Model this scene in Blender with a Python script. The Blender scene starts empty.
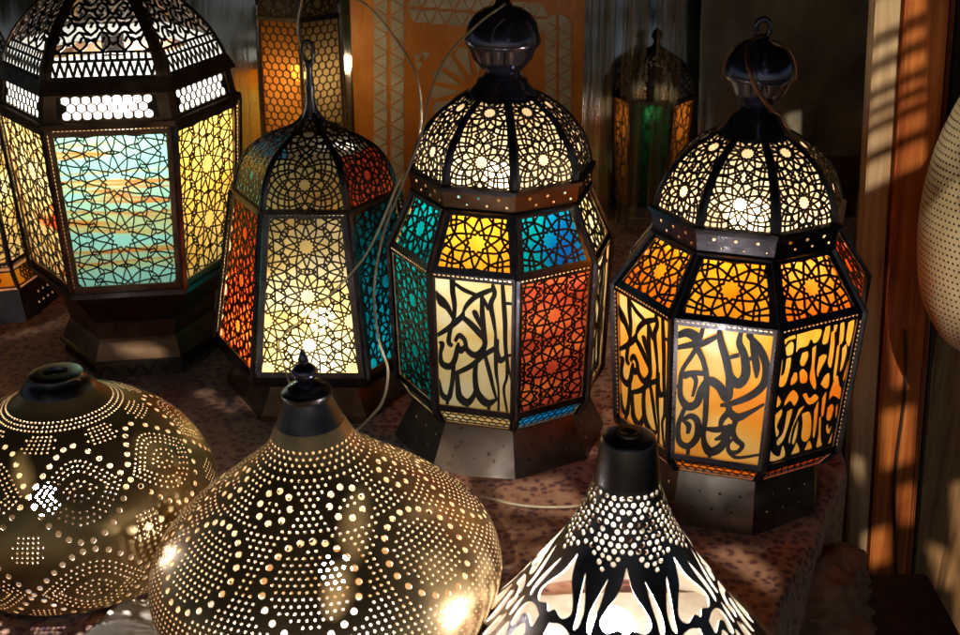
import bpy, bmesh, math, random
import numpy as np
from mathutils import Vector, Matrix, noise
from mathutils.geometry import delaunay_2d_cdt
PI = math.pi; sin = math.sin; cos = math.cos; R_ = math.radians
sc = bpy.context.scene
COL = sc.collection
random.seed(7)

# ------------------------------------------------------------------ camera
F = 1300.0; PITCH = R_(23.0); H = 0.63
def zrow(Y, py):                       # height of the point in plane Y seen at image row py
    return H - Y * math.tan(PITCH + math.atan((py - 317.5) / F))
def depth(Y, z): return Y * cos(PITCH) + (H - z) * sin(PITCH)
def at(px, py, Y):
    z = zrow(Y, py); return Vector(((px - 480) / F * depth(Y, z), Y, z))
def ground(px, py, z=0.0):
    Y = (H - z) / math.tan(PITCH + math.atan((py - 317.5) / F))
    return Vector(((px - 480) / F * depth(Y, z), Y, z))
cam = bpy.data.cameras.new('camera'); co = bpy.data.objects.new('camera', cam); COL.objects.link(co)
co.location = (0, 0, H); co.rotation_euler = (PI / 2 - PITCH, 0, 0)
cam.sensor_width = 36; cam.lens = F / 960 * 36; cam.clip_start = 0.01; cam.clip_end = 200
cam.dof.use_dof = True; cam.dof.focus_distance = 1.22; cam.dof.aperture_fstop = 14
sc.camera = co

# ------------------------------------------------------------------ materials
def newmat(name):
    m = bpy.data.materials.new(name); m.use_nodes = True
    nt = m.node_tree; nt.nodes.clear()
    out = nt.nodes.new('ShaderNodeOutputMaterial')
    return m, nt, out
def N(nt, t, **kw):
    n = nt.nodes.new(t)
    for k, v in kw.items():
        if k in n.inputs: n.inputs[k].default_value = v
        else: setattr(n, k, v)
    return n
def coords(nt, scale=(1, 1, 1), rot=(0, 0, 0)):
    tc = nt.nodes.new('ShaderNodeTexCoord'); mp = nt.nodes.new('ShaderNodeMapping')
    mp.inputs['Scale'].default_value = scale; mp.inputs['Rotation'].default_value = rot
    nt.links.new(tc.outputs['Object'], mp.inputs['Vector']); return mp.outputs['Vector']
def tex(nt, vec, scale, detail=5, rough=0.6, dist=0.0):
    n = N(nt, 'ShaderNodeTexNoise'); n.inputs['Scale'].default_value = scale
    n.inputs['Detail'].default_value = detail; n.inputs['Roughness'].default_value = rough
    n.inputs['Distortion'].default_value = dist
    nt.links.new(vec, n.inputs['Vector']); return n.outputs['Fac']
def ramp(nt, fac, stops, interp='LINEAR'):
    r = nt.nodes.new('ShaderNodeValToRGB'); e = r.color_ramp.elements; r.color_ramp.interpolation = interp
    while len(e) < len(stops): e.new(0.5)
    for i, (p, c) in enumerate(stops):
        e[i].position = p; e[i].color = (*c, 1) if len(c) == 3 else c
    nt.links.new(fac, r.inputs['Fac']); return r.outputs['Color']
def bump(nt, h, strength, dist=0.001):
    b = nt.nodes.new('ShaderNodeBump'); b.inputs['Strength'].default_value = strength
    b.inputs['Distance'].default_value = dist; nt.links.new(h, b.inputs['Height']); return b.outputs['Normal']
def rnd_offset(nt, vec):
    oi = nt.nodes.new('ShaderNodeObjectInfo'); ad = nt.nodes.new('ShaderNodeVectorMath'); ad.operation = 'ADD'
    ml = nt.nodes.new('ShaderNodeMath'); ml.operation = 'MULTIPLY'; ml.inputs[1].default_value = 37.0
    nt.links.new(oi.outputs['Random'], ml.inputs[0]); nt.links.new(ml.outputs[0], ad.inputs[1])
    nt.links.new(vec, ad.inputs[0]); return ad.outputs[0]
def metal(name, c1, c2, rough=(0.3, 0.55), metallic=1.0, scale=28, spot=None, bmp=0.25):
    m, nt, out = newmat(name)
    v = rnd_offset(nt, coords(nt))
    n1 = tex(nt, v, scale, 8, 0.65, 0.4); n2 = tex(nt, v, scale * 6, 4)
    p = N(nt, 'ShaderNodeBsdfPrincipled'); p.inputs['Metallic'].default_value = metallic
    stops = [(0.32, c1), (0.68, c2)]
    if spot: stops = [(0.28, spot), (0.4, c1), (0.7, c2)]
    nt.links.new(ramp(nt, n1, stops), p.inputs['Base Color'])
    mr = N(nt, 'ShaderNodeMapRange'); mr.inputs['From Min'].default_value = .3; mr.inputs['From Max'].default_value = .7
    mr.inputs['To Min'].default_value = rough[0]; mr.inputs['To Max'].default_value = rough[1]
    nt.links.new(n2, mr.inputs['Value']); nt.links.new(mr.outputs[0], p.inputs['Roughness'])
    nt.links.new(bump(nt, n1, bmp, 0.0012), p.inputs['Normal'])
    nt.links.new(p.outputs[0], out.inputs['Surface']); return m
M = {}
M['black'] = metal('blackened_brass', (.045, .045, .058), (.13, .12, .125), (.25, .45))
M['lattice'] = metal('lattice_metal', (.03, .026, .024), (.07, .055, .045), (.35, .55), scale=60)
M['letter'] = metal('black_painted_tin', (.008, .007, .007), (.022, .018, .016), (.4, .6), metallic=.2, scale=50)
M['brown'] = metal('brown_tin', (.10, .06, .035), (.24, .15, .09), (.32, .55), scale=16, spot=(.04, .03, .03))
M['pewter'] = metal('worn_pewter_tin', (.10, .082, .065), (.27, .22, .165), (.26, .42), scale=9, spot=(.05, .04, .034), bmp=.35)
M['finial'] = metal('spun_dark_metal', (.10, .105, .18), (.20, .19, .25), (.12, .24), scale=14, bmp=.1, metallic=.9)
M['copper'] = metal('aged_copper', (.22, .10, .05), (.36, .18, .09), (.28, .5), scale=18)
M['bronze'] = metal('punched_bronze', (.50, .32, .14), (.80, .56, .27), (.26, .42), scale=12, spot=(.20, .17, .15), bmp=.35, metallic=.6)
M['olive'] = metal('punched_dark_brass', (.36, .24, .09), (.64, .44, .18), (.3, .48), scale=10, spot=(.10, .09, .08), bmp=.35, metallic=.6)
M['iron'] = metal('cut_iron', (.07, .068, .075), (.18, .165, .165), (.25, .42), scale=14, bmp=.15)
M['inner'] = metal('inner_brass', (.62, .40, .17), (.80, .55, .27), (.45, .6), metallic=.45, scale=20, bmp=.1)
M['inner_pale'] = metal('inner_pale_brass', (.75, .62, .42), (.86, .75, .55), (.5, .65), metallic=.3, scale=20, bmp=.1)

def glass(name, stops, scale=(1, 1, 1), nscale=14, diffuse=.22, transp=.32, streak=0.0, rough=.2):
    m, nt, out = newmat(name)
    v = rnd_offset(nt, coords(nt, scale))
    f = tex(nt, v, nscale, 4, .55, streak)
    c = ramp(nt, f, stops)
    tr = N(nt, 'ShaderNodeBsdfTranslucent'); df = N(nt, 'ShaderNodeBsdfDiffuse'); tp = N(nt, 'ShaderNodeBsdfTransparent')
    gl = N(nt, 'ShaderNodeBsdfGlossy'); gl.inputs['Roughness'].default_value = rough
    for n in (tr, df, tp): nt.links.new(c, n.inputs['Color'])
    m1 = N(nt, 'ShaderNodeMixShader'); m1.inputs[0].default_value = diffuse
    m2 = N(nt, 'ShaderNodeMixShader'); m2.inputs[0].default_value = transp
    m3 = N(nt, 'ShaderNodeMixShader'); m3.inputs[0].default_value = .022
    L = nt.links.new
    L(tr.outputs[0], m1.inputs[1]); L(df.outputs[0], m1.inputs[2])
    L(m1.outputs[0], m2.inputs[1]); L(tp.outputs[0], m2.inputs[2])
    L(m2.outputs[0], m3.inputs[1]); L(gl.outputs[0], m3.inputs[2]); L(m3.outputs[0], out.inputs['Surface'])
    return m
G = {
 'cream': glass('cream_glass', [(.34, (.80, .58, .28)), (.5, (.90, .80, .52)), (.66, (.95, .90, .72))], (1, 2, 1)),
 'dome': glass('frosted_glass', [(.35, (.72, .58, .42)), (.65, (.90, .78, .60))], transp=.34),
 'frost': glass('white_frosted_glass', [(.35, (.80, .84, .84)), (.65, (.92, .94, .92))]),
 'amber': glass('amber_glass', [(.35, (.97, .44, .04)), (.58, (1.0, .66, .14)), (.70, (1.0, .82, .38))], nscale=14),
 'yellow': glass('yellow_glass', [(.34, (1.0, .52, .10)), (.5, (1.0, .72, .24)), (.64, (1.0, .86, .50))], nscale=13),
 'orange': glass('orange_glass', [(.3, (.95, .30, .04)), (.55, (1.0, .50, .10)), (.72, (1.0, .66, .22))], nscale=9),
 'red': glass('red_glass', [(.3, (.52, .15, .09)), (.5, (.74, .27, .17)), (.66, (1.0, .50, .20))], (1, 3.5, 1), 9),
 'scarlet': glass('scarlet_glass', [(.3, (.75, .15, .04)), (.7, (1.0, .40, .12))], (1, 2, 1), 9),
 'teal': glass('teal_glass', [(.3, (.01, .32, .34)), (.6, (.03, .55, .55)), (.75, (.10, .62, .60))], nscale=9),
 'blue': glass('blue_glass', [(.40, (.02, .42, .44)), (.5, (.02, .34, .48)), (.62, (.02, .22, .46))], nscale=16),
 'deep': glass('deep_teal_glass', [(.3, (.01, .13, .17)), (.7, (.02, .26, .32))]),
 'sky': glass('sky_blue_glass', [(.3, (.03, .40, .75)), (.7, (.10, .60, .90))], nscale=9),
 'streak': glass('pale_green_streaked_glass', [(.34, (.42, .72, .66)), (.42, (.52, .80, .78)), (.455, (.55, .78, .66)), (.475, (.66, .36, .12)), (.49, (.62, .72, .50)), (.51, (.52, .82, .80)), (.60, (.48, .80, .80)), (.625, (.62, .36, .12)), (.645, (.60, .72, .50)), (.72, (.46, .78, .72))], (.2, 4.2, 1), 4.2, streak=.5),
 'streak_amber': glass('cream_streaked_glass', [(.3, (.95, .72, .35)), (.45, (.98, .88, .62)), (.54, (.97, .84, .52)), (.575, (.80, .22, .04)), (.61, (.95, .55, .15)), (.75, (.98, .85, .55))], (.6, 4.5, 1), 4.5, streak=.5),
 'honey': glass('honey_glass', [(.3, (.95, .55, .12)), (.5, (.97, .76, .32)), (.7, (.98, .88, .55))], (.6, 3, 1), 6),
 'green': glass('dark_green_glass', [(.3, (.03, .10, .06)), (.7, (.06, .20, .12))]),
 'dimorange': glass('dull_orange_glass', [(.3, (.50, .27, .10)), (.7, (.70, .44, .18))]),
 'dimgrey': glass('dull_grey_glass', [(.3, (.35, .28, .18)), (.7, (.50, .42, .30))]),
}
def emis(name, col, s):
    m, nt, out = newmat(name); e = N(nt, 'ShaderNodeEmission'); e.inputs['Color'].default_value = (*col, 1)
    e.inputs['Strength'].default_value = s * 2.15; nt.links.new(e.outputs[0], out.inputs['Surface']); return m

# ------------------------------------------------------------------ objects
def tag(o, label=None, cat=None, group=None, kind=None):
    if label: o['label'] = label
    if cat: o['category'] = cat
    if group: o['group'] = group
    if kind: o['kind'] = kind
    return o
def link(name, data, parent=None, mat=None, mtx=None):
    o = bpy.data.objects.new(name, data); COL.objects.link(o)
    if parent: o.parent = parent
    if mtx is not None: o.matrix_local = mtx
    if mat is not None and hasattr(data, 'materials') and not data.materials:
        for x in (mat if isinstance(mat, (list, tuple)) else [mat]): data.materials.append(x)
    return o
def empty(name, loc, rot=(0, 0, 0)):
    o = bpy.data.objects.new(name, None); COL.objects.link(o); o.empty_display_size = .02
    o.location = loc; o.rotation_euler = rot; return o
def mesh_from(name, vs, fs, smooth=False, mats=None):
    me = bpy.data.meshes.new(name); me.from_pydata([tuple(v) for v in vs], [], fs)
    if smooth: me.shade_smooth()
    if mats is not None: me.polygons.foreach_set('material_index', mats)
    me.update(); return me
def boxmesh(name, sx, sy, sz, bev=0.0, z0=0.0):
    bm = bmesh.new(); bmesh.ops.create_cube(bm, size=1)
    for v in bm.verts: v.co = Vector((v.co.x * sx, v.co.y * sy, v.co.z * sz + z0))
    if bev: bmesh.ops.bevel(bm, geom=bm.edges[:], offset=bev, segments=2, affect='EDGES')
    me = bpy.data.meshes.new(name); bm.to_mesh(me); bm.free(); return me
def lathe(name, prof, n=48, phase=0.0, smooth=True, sharp=40):
    vs, fs = [], []
    for r, z in prof:
        for k in range(n):
            a = phase + 2 * PI * k / n; vs.append((r * sin(a), -r * cos(a), z))
    m = len(prof)
    for i in range(m - 1):
        for k in range(n):
            k2 = (k + 1) % n; fs.append((i * n + k, i * n + k2, (i + 1) * n + k2, (i + 1) * n + k))
    fs.append(tuple(range(n))[::-1]); fs.append(tuple((m - 1) * n + k for k in range(n)))
    me = mesh_from(name, vs, fs)
    bm = bmesh.new(); bm.from_mesh(me); bmesh.ops.remove_doubles(bm, verts=bm.verts, dist=1e-6)
    bmesh.ops.recalc_face_normals(bm, faces=bm.faces); bm.to_mesh(me); bm.free()
    if smooth:
        me.shade_smooth(); me.set_sharp_from_angle(angle=R_(sharp))
    return me
def tube(name, pts, r, seg=8, flat=1.0, closed=False):
    pts = [Vector(p) for p in pts]; vs, fs = [], []
    up = Vector((0, 0, 1)); n = len(pts); prev = None
    for i, p in enumerate(pts):
        t = (pts[min(i + 1, n - 1)] - pts[max(i - 1, 0)]).normalized()
        a = (prev - t * prev.dot(t)) if prev is not None else t.cross(up if abs(t.z) < .9 else Vector((1, 0, 0)))
        a.normalize(); prev = a; b = t.cross(a)
        rr = r(i / (n - 1)) if callable(r) else r
        for k in range(seg):
            q = 2 * PI * k / seg; vs.append(p + a * cos(q) * rr + b * sin(q) * rr * flat)
    for i in range(n - 1):
        for k in range(seg):
            k2 = (k + 1) % seg; fs.append((i * seg + k, i * seg + k2, (i + 1) * seg + k2, (i + 1) * seg + k))
    fs.append(tuple(range(seg))[::-1]); fs.append(tuple((n - 1) * seg + k for k in range(seg)))
    return mesh_from(name, vs, fs, True)
def spline(pts, sub=8):
    P = [np.array(p, float) for p in pts]; P = [2 * P[0] - P[1]] + P + [2 * P[-1] - P[-2]]; out = []
    for i in range(1, len(P) - 2):
        for j in range(sub):
            t = j / sub; a, b, c, d = P[i - 1:i + 3]
            out.append(.5 * ((2 * b) + (c - a) * t + (2 * a - 5 * b + 4 * c - d) * t * t + (3 * b - a - 3 * c + d) * t ** 3))
    out.append(P[-2]); return out

# ---- flat cut work: union of polygons minus holes, all in millimetres
def cut2d(keep, holes, extra=()):
    vs, faces = [], []; nk = len(keep)
    for poly in list(keep) + list(holes):
        poly = poly if area(poly) > 0 else list(poly)[::-1]; b = len(vs); vs += [Vector((p[0], p[1])) for p in poly]; faces.append(list(range(b, b + len(poly))))
    vs += [Vector(p) for p in extra]
    V, E, Fc, ov, oe, of = delaunay_2d_cdt(vs, [], faces, 0, 1e-4, True)
    tris = []
    for f, o in zip(Fc, of):
        if o and any(i < nk for i in o) and not any(i >= nk for i in o): tris.append(tuple(f))
    return [(v.x, v.y) for v in V], tris
def slab(name, V, tris, t=1.0, fn=None, mats=None, smooth=False):
    """thickness t in mm; fn(x, y) -> (point in m, normal)"""
    used = sorted({i for f in tris for i in f}); ix = {u: i for i, u in enumerate(used)}; n = len(used)
    if fn is None: fn = lambda x, y: (Vector((x * .001, y * .001, 0)), Vector((0, 0, 1)))
    P, Q, NN = [], [], []
    for u in used:
        p, q = fn(*V[u]); P.append(p); NN.append(q); Q.append(p - q * t * .001)
    ts, edge = [], {}
    for f in tris:
        a, b, c = (V[i] for i in f)
        if (b[0] - a[0]) * (c[1] - a[1]) - (b[1] - a[1]) * (c[0] - a[0]) < 0: f = f[::-1]
        f = tuple(ix[i] for i in f); ts.append(f)
        for i in range(3):
            e = (f[i], f[(i + 1) % 3])
            if (e[1], e[0]) in edge: del edge[(e[1], e[0])]
            else: edge[e] = 1
    fs = list(ts) + [(c + n, b + n, a + n) for a, b, c in ts] + [(b, a, a + n, b + n) for a, b in edge]
    nt_ = len(ts); nw = len(edge)
    me = bpy.data.meshes.new(name); me.from_pydata([tuple(v) for v in P + Q], [], fs)
    me.polygons.foreach_set('material_index', [0] * nt_ + [1] * nt_ + [1] * nw if mats else [0] * len(fs))
    if smooth:
        me.shade_smooth()
        ln = []
        for k, f in enumerate(fs):
            if k < nt_: ln += [tuple(NN[i]) for i in f]
            elif k < 2 * nt_: ln += [tuple(-NN[i - n]) for i in f]
            else:
                a, b, c = (Vector(me.vertices[f[i]].co) for i in range(3)); q = (b - a).cross(c - a)
                q = q.normalized() if q.length > 1e-12 else Vector((0, 0, 1)); ln += [tuple(q)] * 4
        me.normals_split_custom_set(ln)
    if mats:
        for m in mats: me.materials.append(m)
    me.update(); return me
def clip_poly(poly, conv):          # convex ccw clipper
    out = list(poly); m = len(conv)
    for i in range(m):
        a, b = conv[i], conv[(i + 1) % m]; ex, ey = b[0] - a[0], b[1] - a[1]; inp, out = out, []
        if not inp: return []
        for j in range(len(inp)):
            p, q = inp[j], inp[(j + 1) % len(inp)]
            dp = ex * (p[1] - a[1]) - ey * (p[0] - a[0]); dq = ex * (q[1] - a[1]) - ey * (q[0] - a[0])
            if dp >= 0: out.append(p)
            if (dp >= 0) != (dq >= 0):
                t = dp / (dp - dq); out.append((p[0] + t * (q[0] - p[0]), p[1] + t * (q[1] - p[1])))
    ded = []
    for p in out:
        if not ded or math.hypot(p[0] - ded[-1][0], p[1] - ded[-1][1]) > .01: ded.append(p)
    if len(ded) > 2 and math.hypot(ded[0][0] - ded[-1][0], ded[0][1] - ded[-1][1]) < .01: ded.pop()
    return ded if len(ded) > 2 else []
def inset(poly, d):
    m = len(poly); out = []
    L = []
    for i in range(m):
        a, b = poly[i], poly[(i + 1) % m]; l = math.hypot(b[0] - a[0], b[1] - a[1]); nx, ny = -(b[1] - a[1]) / l, (b[0] - a[0]) / l
        dd = d[i] if isinstance(d, (list, tuple)) else d
        L.append((nx, ny, nx * a[0] + ny * a[1] + dd))
    for i in range(m):
        a, b = L[i - 1], L[i]; det = a[0] * b[1] - a[1] * b[0]
        out.append(((a[2] * b[1] - b[2] * a[1]) / det, (a[0] * b[2] - b[0] * a[2]) / det))
    return out
def segquad(a, b, w, ext=.5):
    dx, dy = b[0] - a[0], b[1] - a[1]; l = math.hypot(dx, dy)
    if l < .05: return None
    dx, dy = dx / l, dy / l; e = w * ext * .6; h = w / 2
    a = (a[0] - dx * e, a[1] - dy * e); b = (b[0] + dx * e, b[1] + dy * e)
    return [(a[0] + dy * h, a[1] - dx * h), (b[0] + dy * h, b[1] - dx * h), (b[0] - dy * h, b[1] + dx * h), (a[0] - dy * h, a[1] + dx * h)]
def disc(cx, cy, r, n=8, sx=1.0):
    return [(cx + r * sx * cos(2 * PI * (k + .5) / n), cy + r * sin(2 * PI * (k + .5) / n)) for k in range(n)]

# ---- star rosette strap pattern
def rosette(R, n, rings=3):
    h = PI / n; segs = []
    def P(r, a): return (R * r * cos(a), R * r * sin(a))
    for k in range(n):
        a = 2 * h * k + PI / 2
        for s in (1, -1):
            A = lambda r, q: P(r, a + s * q * h)
            segs += [(A(.33, 1), A(.44, 0)), (A(.44, 0), A(.56, 1)), (A(.56, 1), A(.76, .44)), (A(.76, .44), A(.98, 0)),
                     (A(.98, 0), A(1.10, 1)),
                     (A(.98, 0), A(1.26, .60)), (A(1.26, .60), A(1.50, 0)), (A(1.26, .60), A(1.36, 1)), (A(1.10, 1), A(1.26, .60))]
            if rings > 2:
                segs += [(A(1.50, 0), A(1.66, .45)), (A(1.36, 1), A(1.66, .45)), (A(1.66, .45), A(1.86, 1)), (A(1.66, .45), A(1.80, 0)),
                         (A(1.80, 0), A(2.05, .4)), (A(1.86, 1), A(2.05, .4)), (A(2.05, .4), A(2.3, 1)), (A(2.05, .4), A(2.25, 0)),
                         (A(2.25, 0), A(2.5, .4)), (A(2.3, 1), A(2.5, .4)), (A(2.5, .4), A(2.8, 1)), (A(2.5, .4), A(2.75, 0))]
    return segs
def girih(centers, R, n, rings=3):
    out = []; base = rosette(R, n, rings)
    for i, c in enumerate(centers):
        for a, b in base:
            a = (a[0] + c[0], a[1] + c[1]); b = (b[0] + c[0], b[1] + c[1]); t0, t1 = 0.0, 1.0
            for j, d in enumerate(centers):
                if j == i: continue
                mx, my = (c[0] + d[0]) / 2, (c[1] + d[1]) / 2; nx, ny = c[0] - d[0], c[1] - d[1]
                fa = (a[0] - mx) * nx + (a[1] - my) * ny; fb = (b[0] - mx) * nx + (b[1] - my) * ny
                if fa < 0 and fb < 0: t1 = -1; break
                if fa < 0: t0 = max(t0, fa / (fa - fb))
                elif fb < 0: t1 = min(t1, fa / (fa - fb))
            if t1 - t0 > .02:
                out.append(((a[0] + (b[0] - a[0]) * t0, a[1] + (b[1] - a[1]) * t0), (a[0] + (b[0] - a[0]) * t1, a[1] + (b[1] - a[1]) * t1)))
    return out
def honeycomb(w, h, p, jit=0.0):
    segs = []; rnd = random.Random(3)
    cache = {}
    def J(i, x, y):
        key = (round(x, 1), round(y, 1))
        if key not in cache: cache[key] = (x + rnd.uniform(-jit, jit) * p, y + rnd.uniform(-jit, jit) * p)
        return cache[key]
    rw = p * 1.5; r = p
    for iy in range(int(h / rw) + 3):
        for ix in range(int(w / (p * 1.732)) + 3):
            cx = -w / 2 - p + ix * p * 1.732 + (iy % 2) * p * .866; cy = iy * rw - p
            vs = [J(0, cx + r * sin(k * PI / 3), cy + r * cos(k * PI / 3)) for k in range(6)]
            for k in range(3): segs.append((vs[k], vs[k + 1]))
    return segs

# ---- traced lettering strokes (x, y, width) and cut-outs, in the traced sheet's own units
CAL1 = (((28, 15), (380, 70), (365, 600), (30, 540)), [
 [(105,28,22),(105,80,20),(112,130,18),(108,190,14)], [(28,70,4),(50,110,30),(80,140,20),(105,190,8)],
 [(28,250,14),(80,225,20),(140,185,22),(152,165,12)], [(150,165,10),(170,135,18),(210,105,20),(260,88,18),(300,78,12)],
 [(115,45,10),(160,75,14),(220,100,10)], [(290,65,14),(298,100,18),(280,140,20),(290,200,16),(300,260,10)],
 [(335,62,14),(340,140,18),(345,220,18),(345,300,16),(352,380,14),(370,460,4)], [(345,140,10),(380,145,10)],
 [(150,185,16),(180,210,20),(220,250,22),(250,290,18),(235,330,26),(200,345,22),(165,320,18),(155,280,16),(130,258,18),(110,280,14)],
 [(108,190,16),(90,230,16),(80,280,18),(95,300,12)], [(240,110,16),(240,180,20),(245,240,20),(250,300,20)],
 [(195,165,6),(205,170,20),(220,200,16),(240,240,8)], [(245,115,12),(270,160,14)],
 [(35,280,6),(50,290,18),(40,330,14),(45,370,20),(80,385,24),(105,360,22),(120,310,18),(125,290,10)],
 [(118,300,8),(138,320,26),(155,300,6)], [(100,375,16),(95,430,18),(85,480,18),(70,520,22),(40,500,16),(28,440,10)],
 [(105,418,16),(180,390,20),(240,350,20),(302,320,18)], [(205,380,18),(200,430,20),(205,490,22),(225,530,26),(260,555,26),(300,540,10)],
 [(115,420,16),(118,480,20),(125,520,26),(160,545,26),(190,520,20),(205,480,12)], [(250,355,14),(268,420,16),(285,490,12),(300,540,8)],
 [(300,260,10),(300,330,16),(300,420,14),(310,500,8),(308,590,10)], [(310,290,10),(305,340,20),(320,375,22),(350,360,14)], [(345,360,10),(378,355,10)],
 [(352,380,12),(350,450,12),(335,500,10),(350,600,8)], [(70,520,14),(62,550,12)], [(160,545,14),(158,570,12)], [(262,555,14),(262,590,12)]])
CAL2 = (((65, 10), (405, 100), (350, 610), (25, 515)), [
 [(60,50,20),(95,45,26),(125,65,28),(130,95,20)], [(60,95,14),(110,92,20),(140,95,20),(175,85,18),(212,70,12)],
 [(155,25,12),(150,45,14),(135,90,16),(110,130,16),(70,185,14),(60,240,16),(60,290,18),(85,330,26),(120,320,26),(140,270,26),(170,240,28),(205,265,26),(235,315,30),(245,250,24),(235,170,24),(215,90,20),(212,45,14)],
 [(130,110,18),(150,160,16),(160,230,18),(155,320,18),(148,400,18),(140,460,16),(145,500,22),(165,530,30),(200,520,30),(230,480,24),(240,430,18)],
 [(80,205,24),(110,200,16),(150,207,16)], [(100,200,14),(120,230,14),(105,290,10)],
 [(290,68,14),(283,110,20),(300,160,24),(305,230,30),(280,265,32),(250,240,26),(240,190,18)], [(240,160,12),(280,155,14)],
 [(325,80,12),(335,150,20),(345,210,22),(345,250,8)], [(315,85,14),(355,140,22),(380,210,24),(370,280,26),(320,320,24),(250,340,18),(210,342,10)],
 [(305,180,12),(335,170,12)], [(70,340,16),(45,400,16),(45,470,18),(80,495,22),(115,460,24),(120,400,22),(95,370,18),(60,385,14)],
 [(75,330,14),(65,350,14)], [(70,390,10),(85,410,18),(80,440,12)], [(150,430,12),(190,440,20),(225,440,22),(215,470,22),(185,480,8)],
 [(235,335,14),(240,370,22),(215,400,20),(205,430,12)], [(240,370,20),(270,400,28),(320,385,16),(372,360,8)],
 [(270,400,20),(255,450,18),(265,490,18),(290,520,16),(270,545,14),(240,540,14),(235,510,12),(250,490,10)], [(240,545,12),(270,570,10),(352,568,8)],
 [(240,430,14),(258,440,14)], [(165,530,14),(160,560,12)], [(80,495,14),(75,535,12)], [(370,280,14),(390,285,12)], [(60,240,12),(48,245,12)]])
CUT3 = (((78, 72), (405, 35), (325, 585), (5, 620)), [
 [(80,90),(100,80),(125,75),(130,90),(100,95),(85,110)], [(85,120),(108,100),(123,112),(118,150),(90,152)],
 [(135,74),(240,62),(240,100),(215,118),(200,100),(185,125),(150,130),(133,145)], [(262,58),(285,56),(278,120),(250,120)],
 [(300,54),(318,52),(315,75),(303,85)], [(330,50),(350,48),(350,120),(330,130)], [(368,48),(398,45),(382,145),(360,115)],
 [(90,165),(112,165),(105,220),(85,275),(58,275),(60,240),(80,220)], [(64,170),(74,170),(66,240),(57,240)],
 [(125,225),(140,230),(140,265),(112,278),(110,255)], [(160,150),(185,145),(190,170),(170,205),(150,190)],
 [(150,225),(165,215),(188,240),(185,275),(155,270)], [(205,135),(225,130),(220,220),(232,290),(222,310),(197,260),(205,200)],
 [(237,175),(260,165),(276,180),(247,235),(237,260),(230,230)], [(290,80),(305,80),(310,140),(300,225),(280,205),(286,150)],
 [(320,140),(335,135),(325,270),(310,270)], [(345,150),(365,135),(370,170),(355,235),(340,245),(345,190)], [(375,210),(383,205),(368,285),(358,280)],
 [(250,290),(270,255),(292,250),(292,305),(275,312)], [(45,300),(68,345),(45,365)], [(82,345),(105,310),(125,300),(150,335),(130,370),(110,345),(85,365)],
 [(165,325),(185,320),(200,345),(225,330),(245,355),(200,375)], [(295,370),(300,320),(330,260),(345,310),(355,325),(350,370),(320,350)],
 [(40,395),(70,375),(72,400),(50,450),(60,480),(45,500),(38,440)], [(95,390),(118,380),(120,400),(85,510),(55,540),(47,515),(77,480)],
 [(150,385),(180,375),(150,420),(122,480),(112,540),(105,510)], [(165,410),(200,405),(215,450),(212,520),(190,545),(165,520),(170,460)],
 [(132,485),(150,435),(147,500),(132,545),(120,535)], [(225,400),(245,360),(245,430),(235,525),(222,520)], [(262,350),(282,330),(275,430),(260,430)],
 [(250,440),(262,440),(265,540),(272,575),(242,578),(250,520)], [(290,400),(310,385),(323,410),(308,460),(287,450)], [(332,400),(343,390),(340,450),(332,448)],
 [(287,482),(298,477),(303,500),(316,482),(309,523),(291,513)], [(14,540),(30,575),(60,590),(75,540),(88,598),(12,608)],
 [(115,594),(135,555),(145,540),(160,588)], [(180,586),(205,540),(222,580)], [(300,572),(322,515),(318,568)]])
def homography(src, dst):
    A, b = [], []
    for (x, y), (u, v) in zip(src, dst):
        A += [[x, y, 1, 0, 0, 0, -u * x, -u * y], [0, 0, 0, x, y, 1, -v * x, -v * y]]; b += [u, v]
    h = np.append(np.linalg.solve(np.array(A, float), np.array(b, float)), 1).reshape(3, 3)
    def f(p):
        q = h @ np.array([p[0], p[1], 1.0]); return (q[0] / q[2], q[1] / q[2])
    return f
def calligraphy(sheet, poly):         # poly: bl, br, tr, tl  (mm)
    src, strokes = sheet; f = homography(src, [poly[3], poly[2], poly[1], poly[0]]); quads = []
    for st in strokes:
        P = spline(st, 5)
        for i in range(len(P) - 1):
            a, b = P[i], P[i + 1]; dx, dy = b[0] - a[0], b[1] - a[1]; l = math.hypot(dx, dy)
            if l < .5: continue
            dx, dy = dx / l, dy / l; wa, wb = max(a[2], 6) * .6, max(b[2], 6) * .6
            q = [(a[0] + dy * wa, a[1] - dx * wa), (b[0] + dx * 2 + dy * wb, b[1] + dy * 2 - dx * wb), (b[0] + dx * 2 - dy * wb, b[1] + dy * 2 + dx * wb), (a[0] - dy * wa, a[1] + dx * wa)]
            quads.append([f(p) for p in q])
            quads.append([f(p) for p in disc(a[0], a[1], wa * .98, 7)])
    return quads

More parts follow.
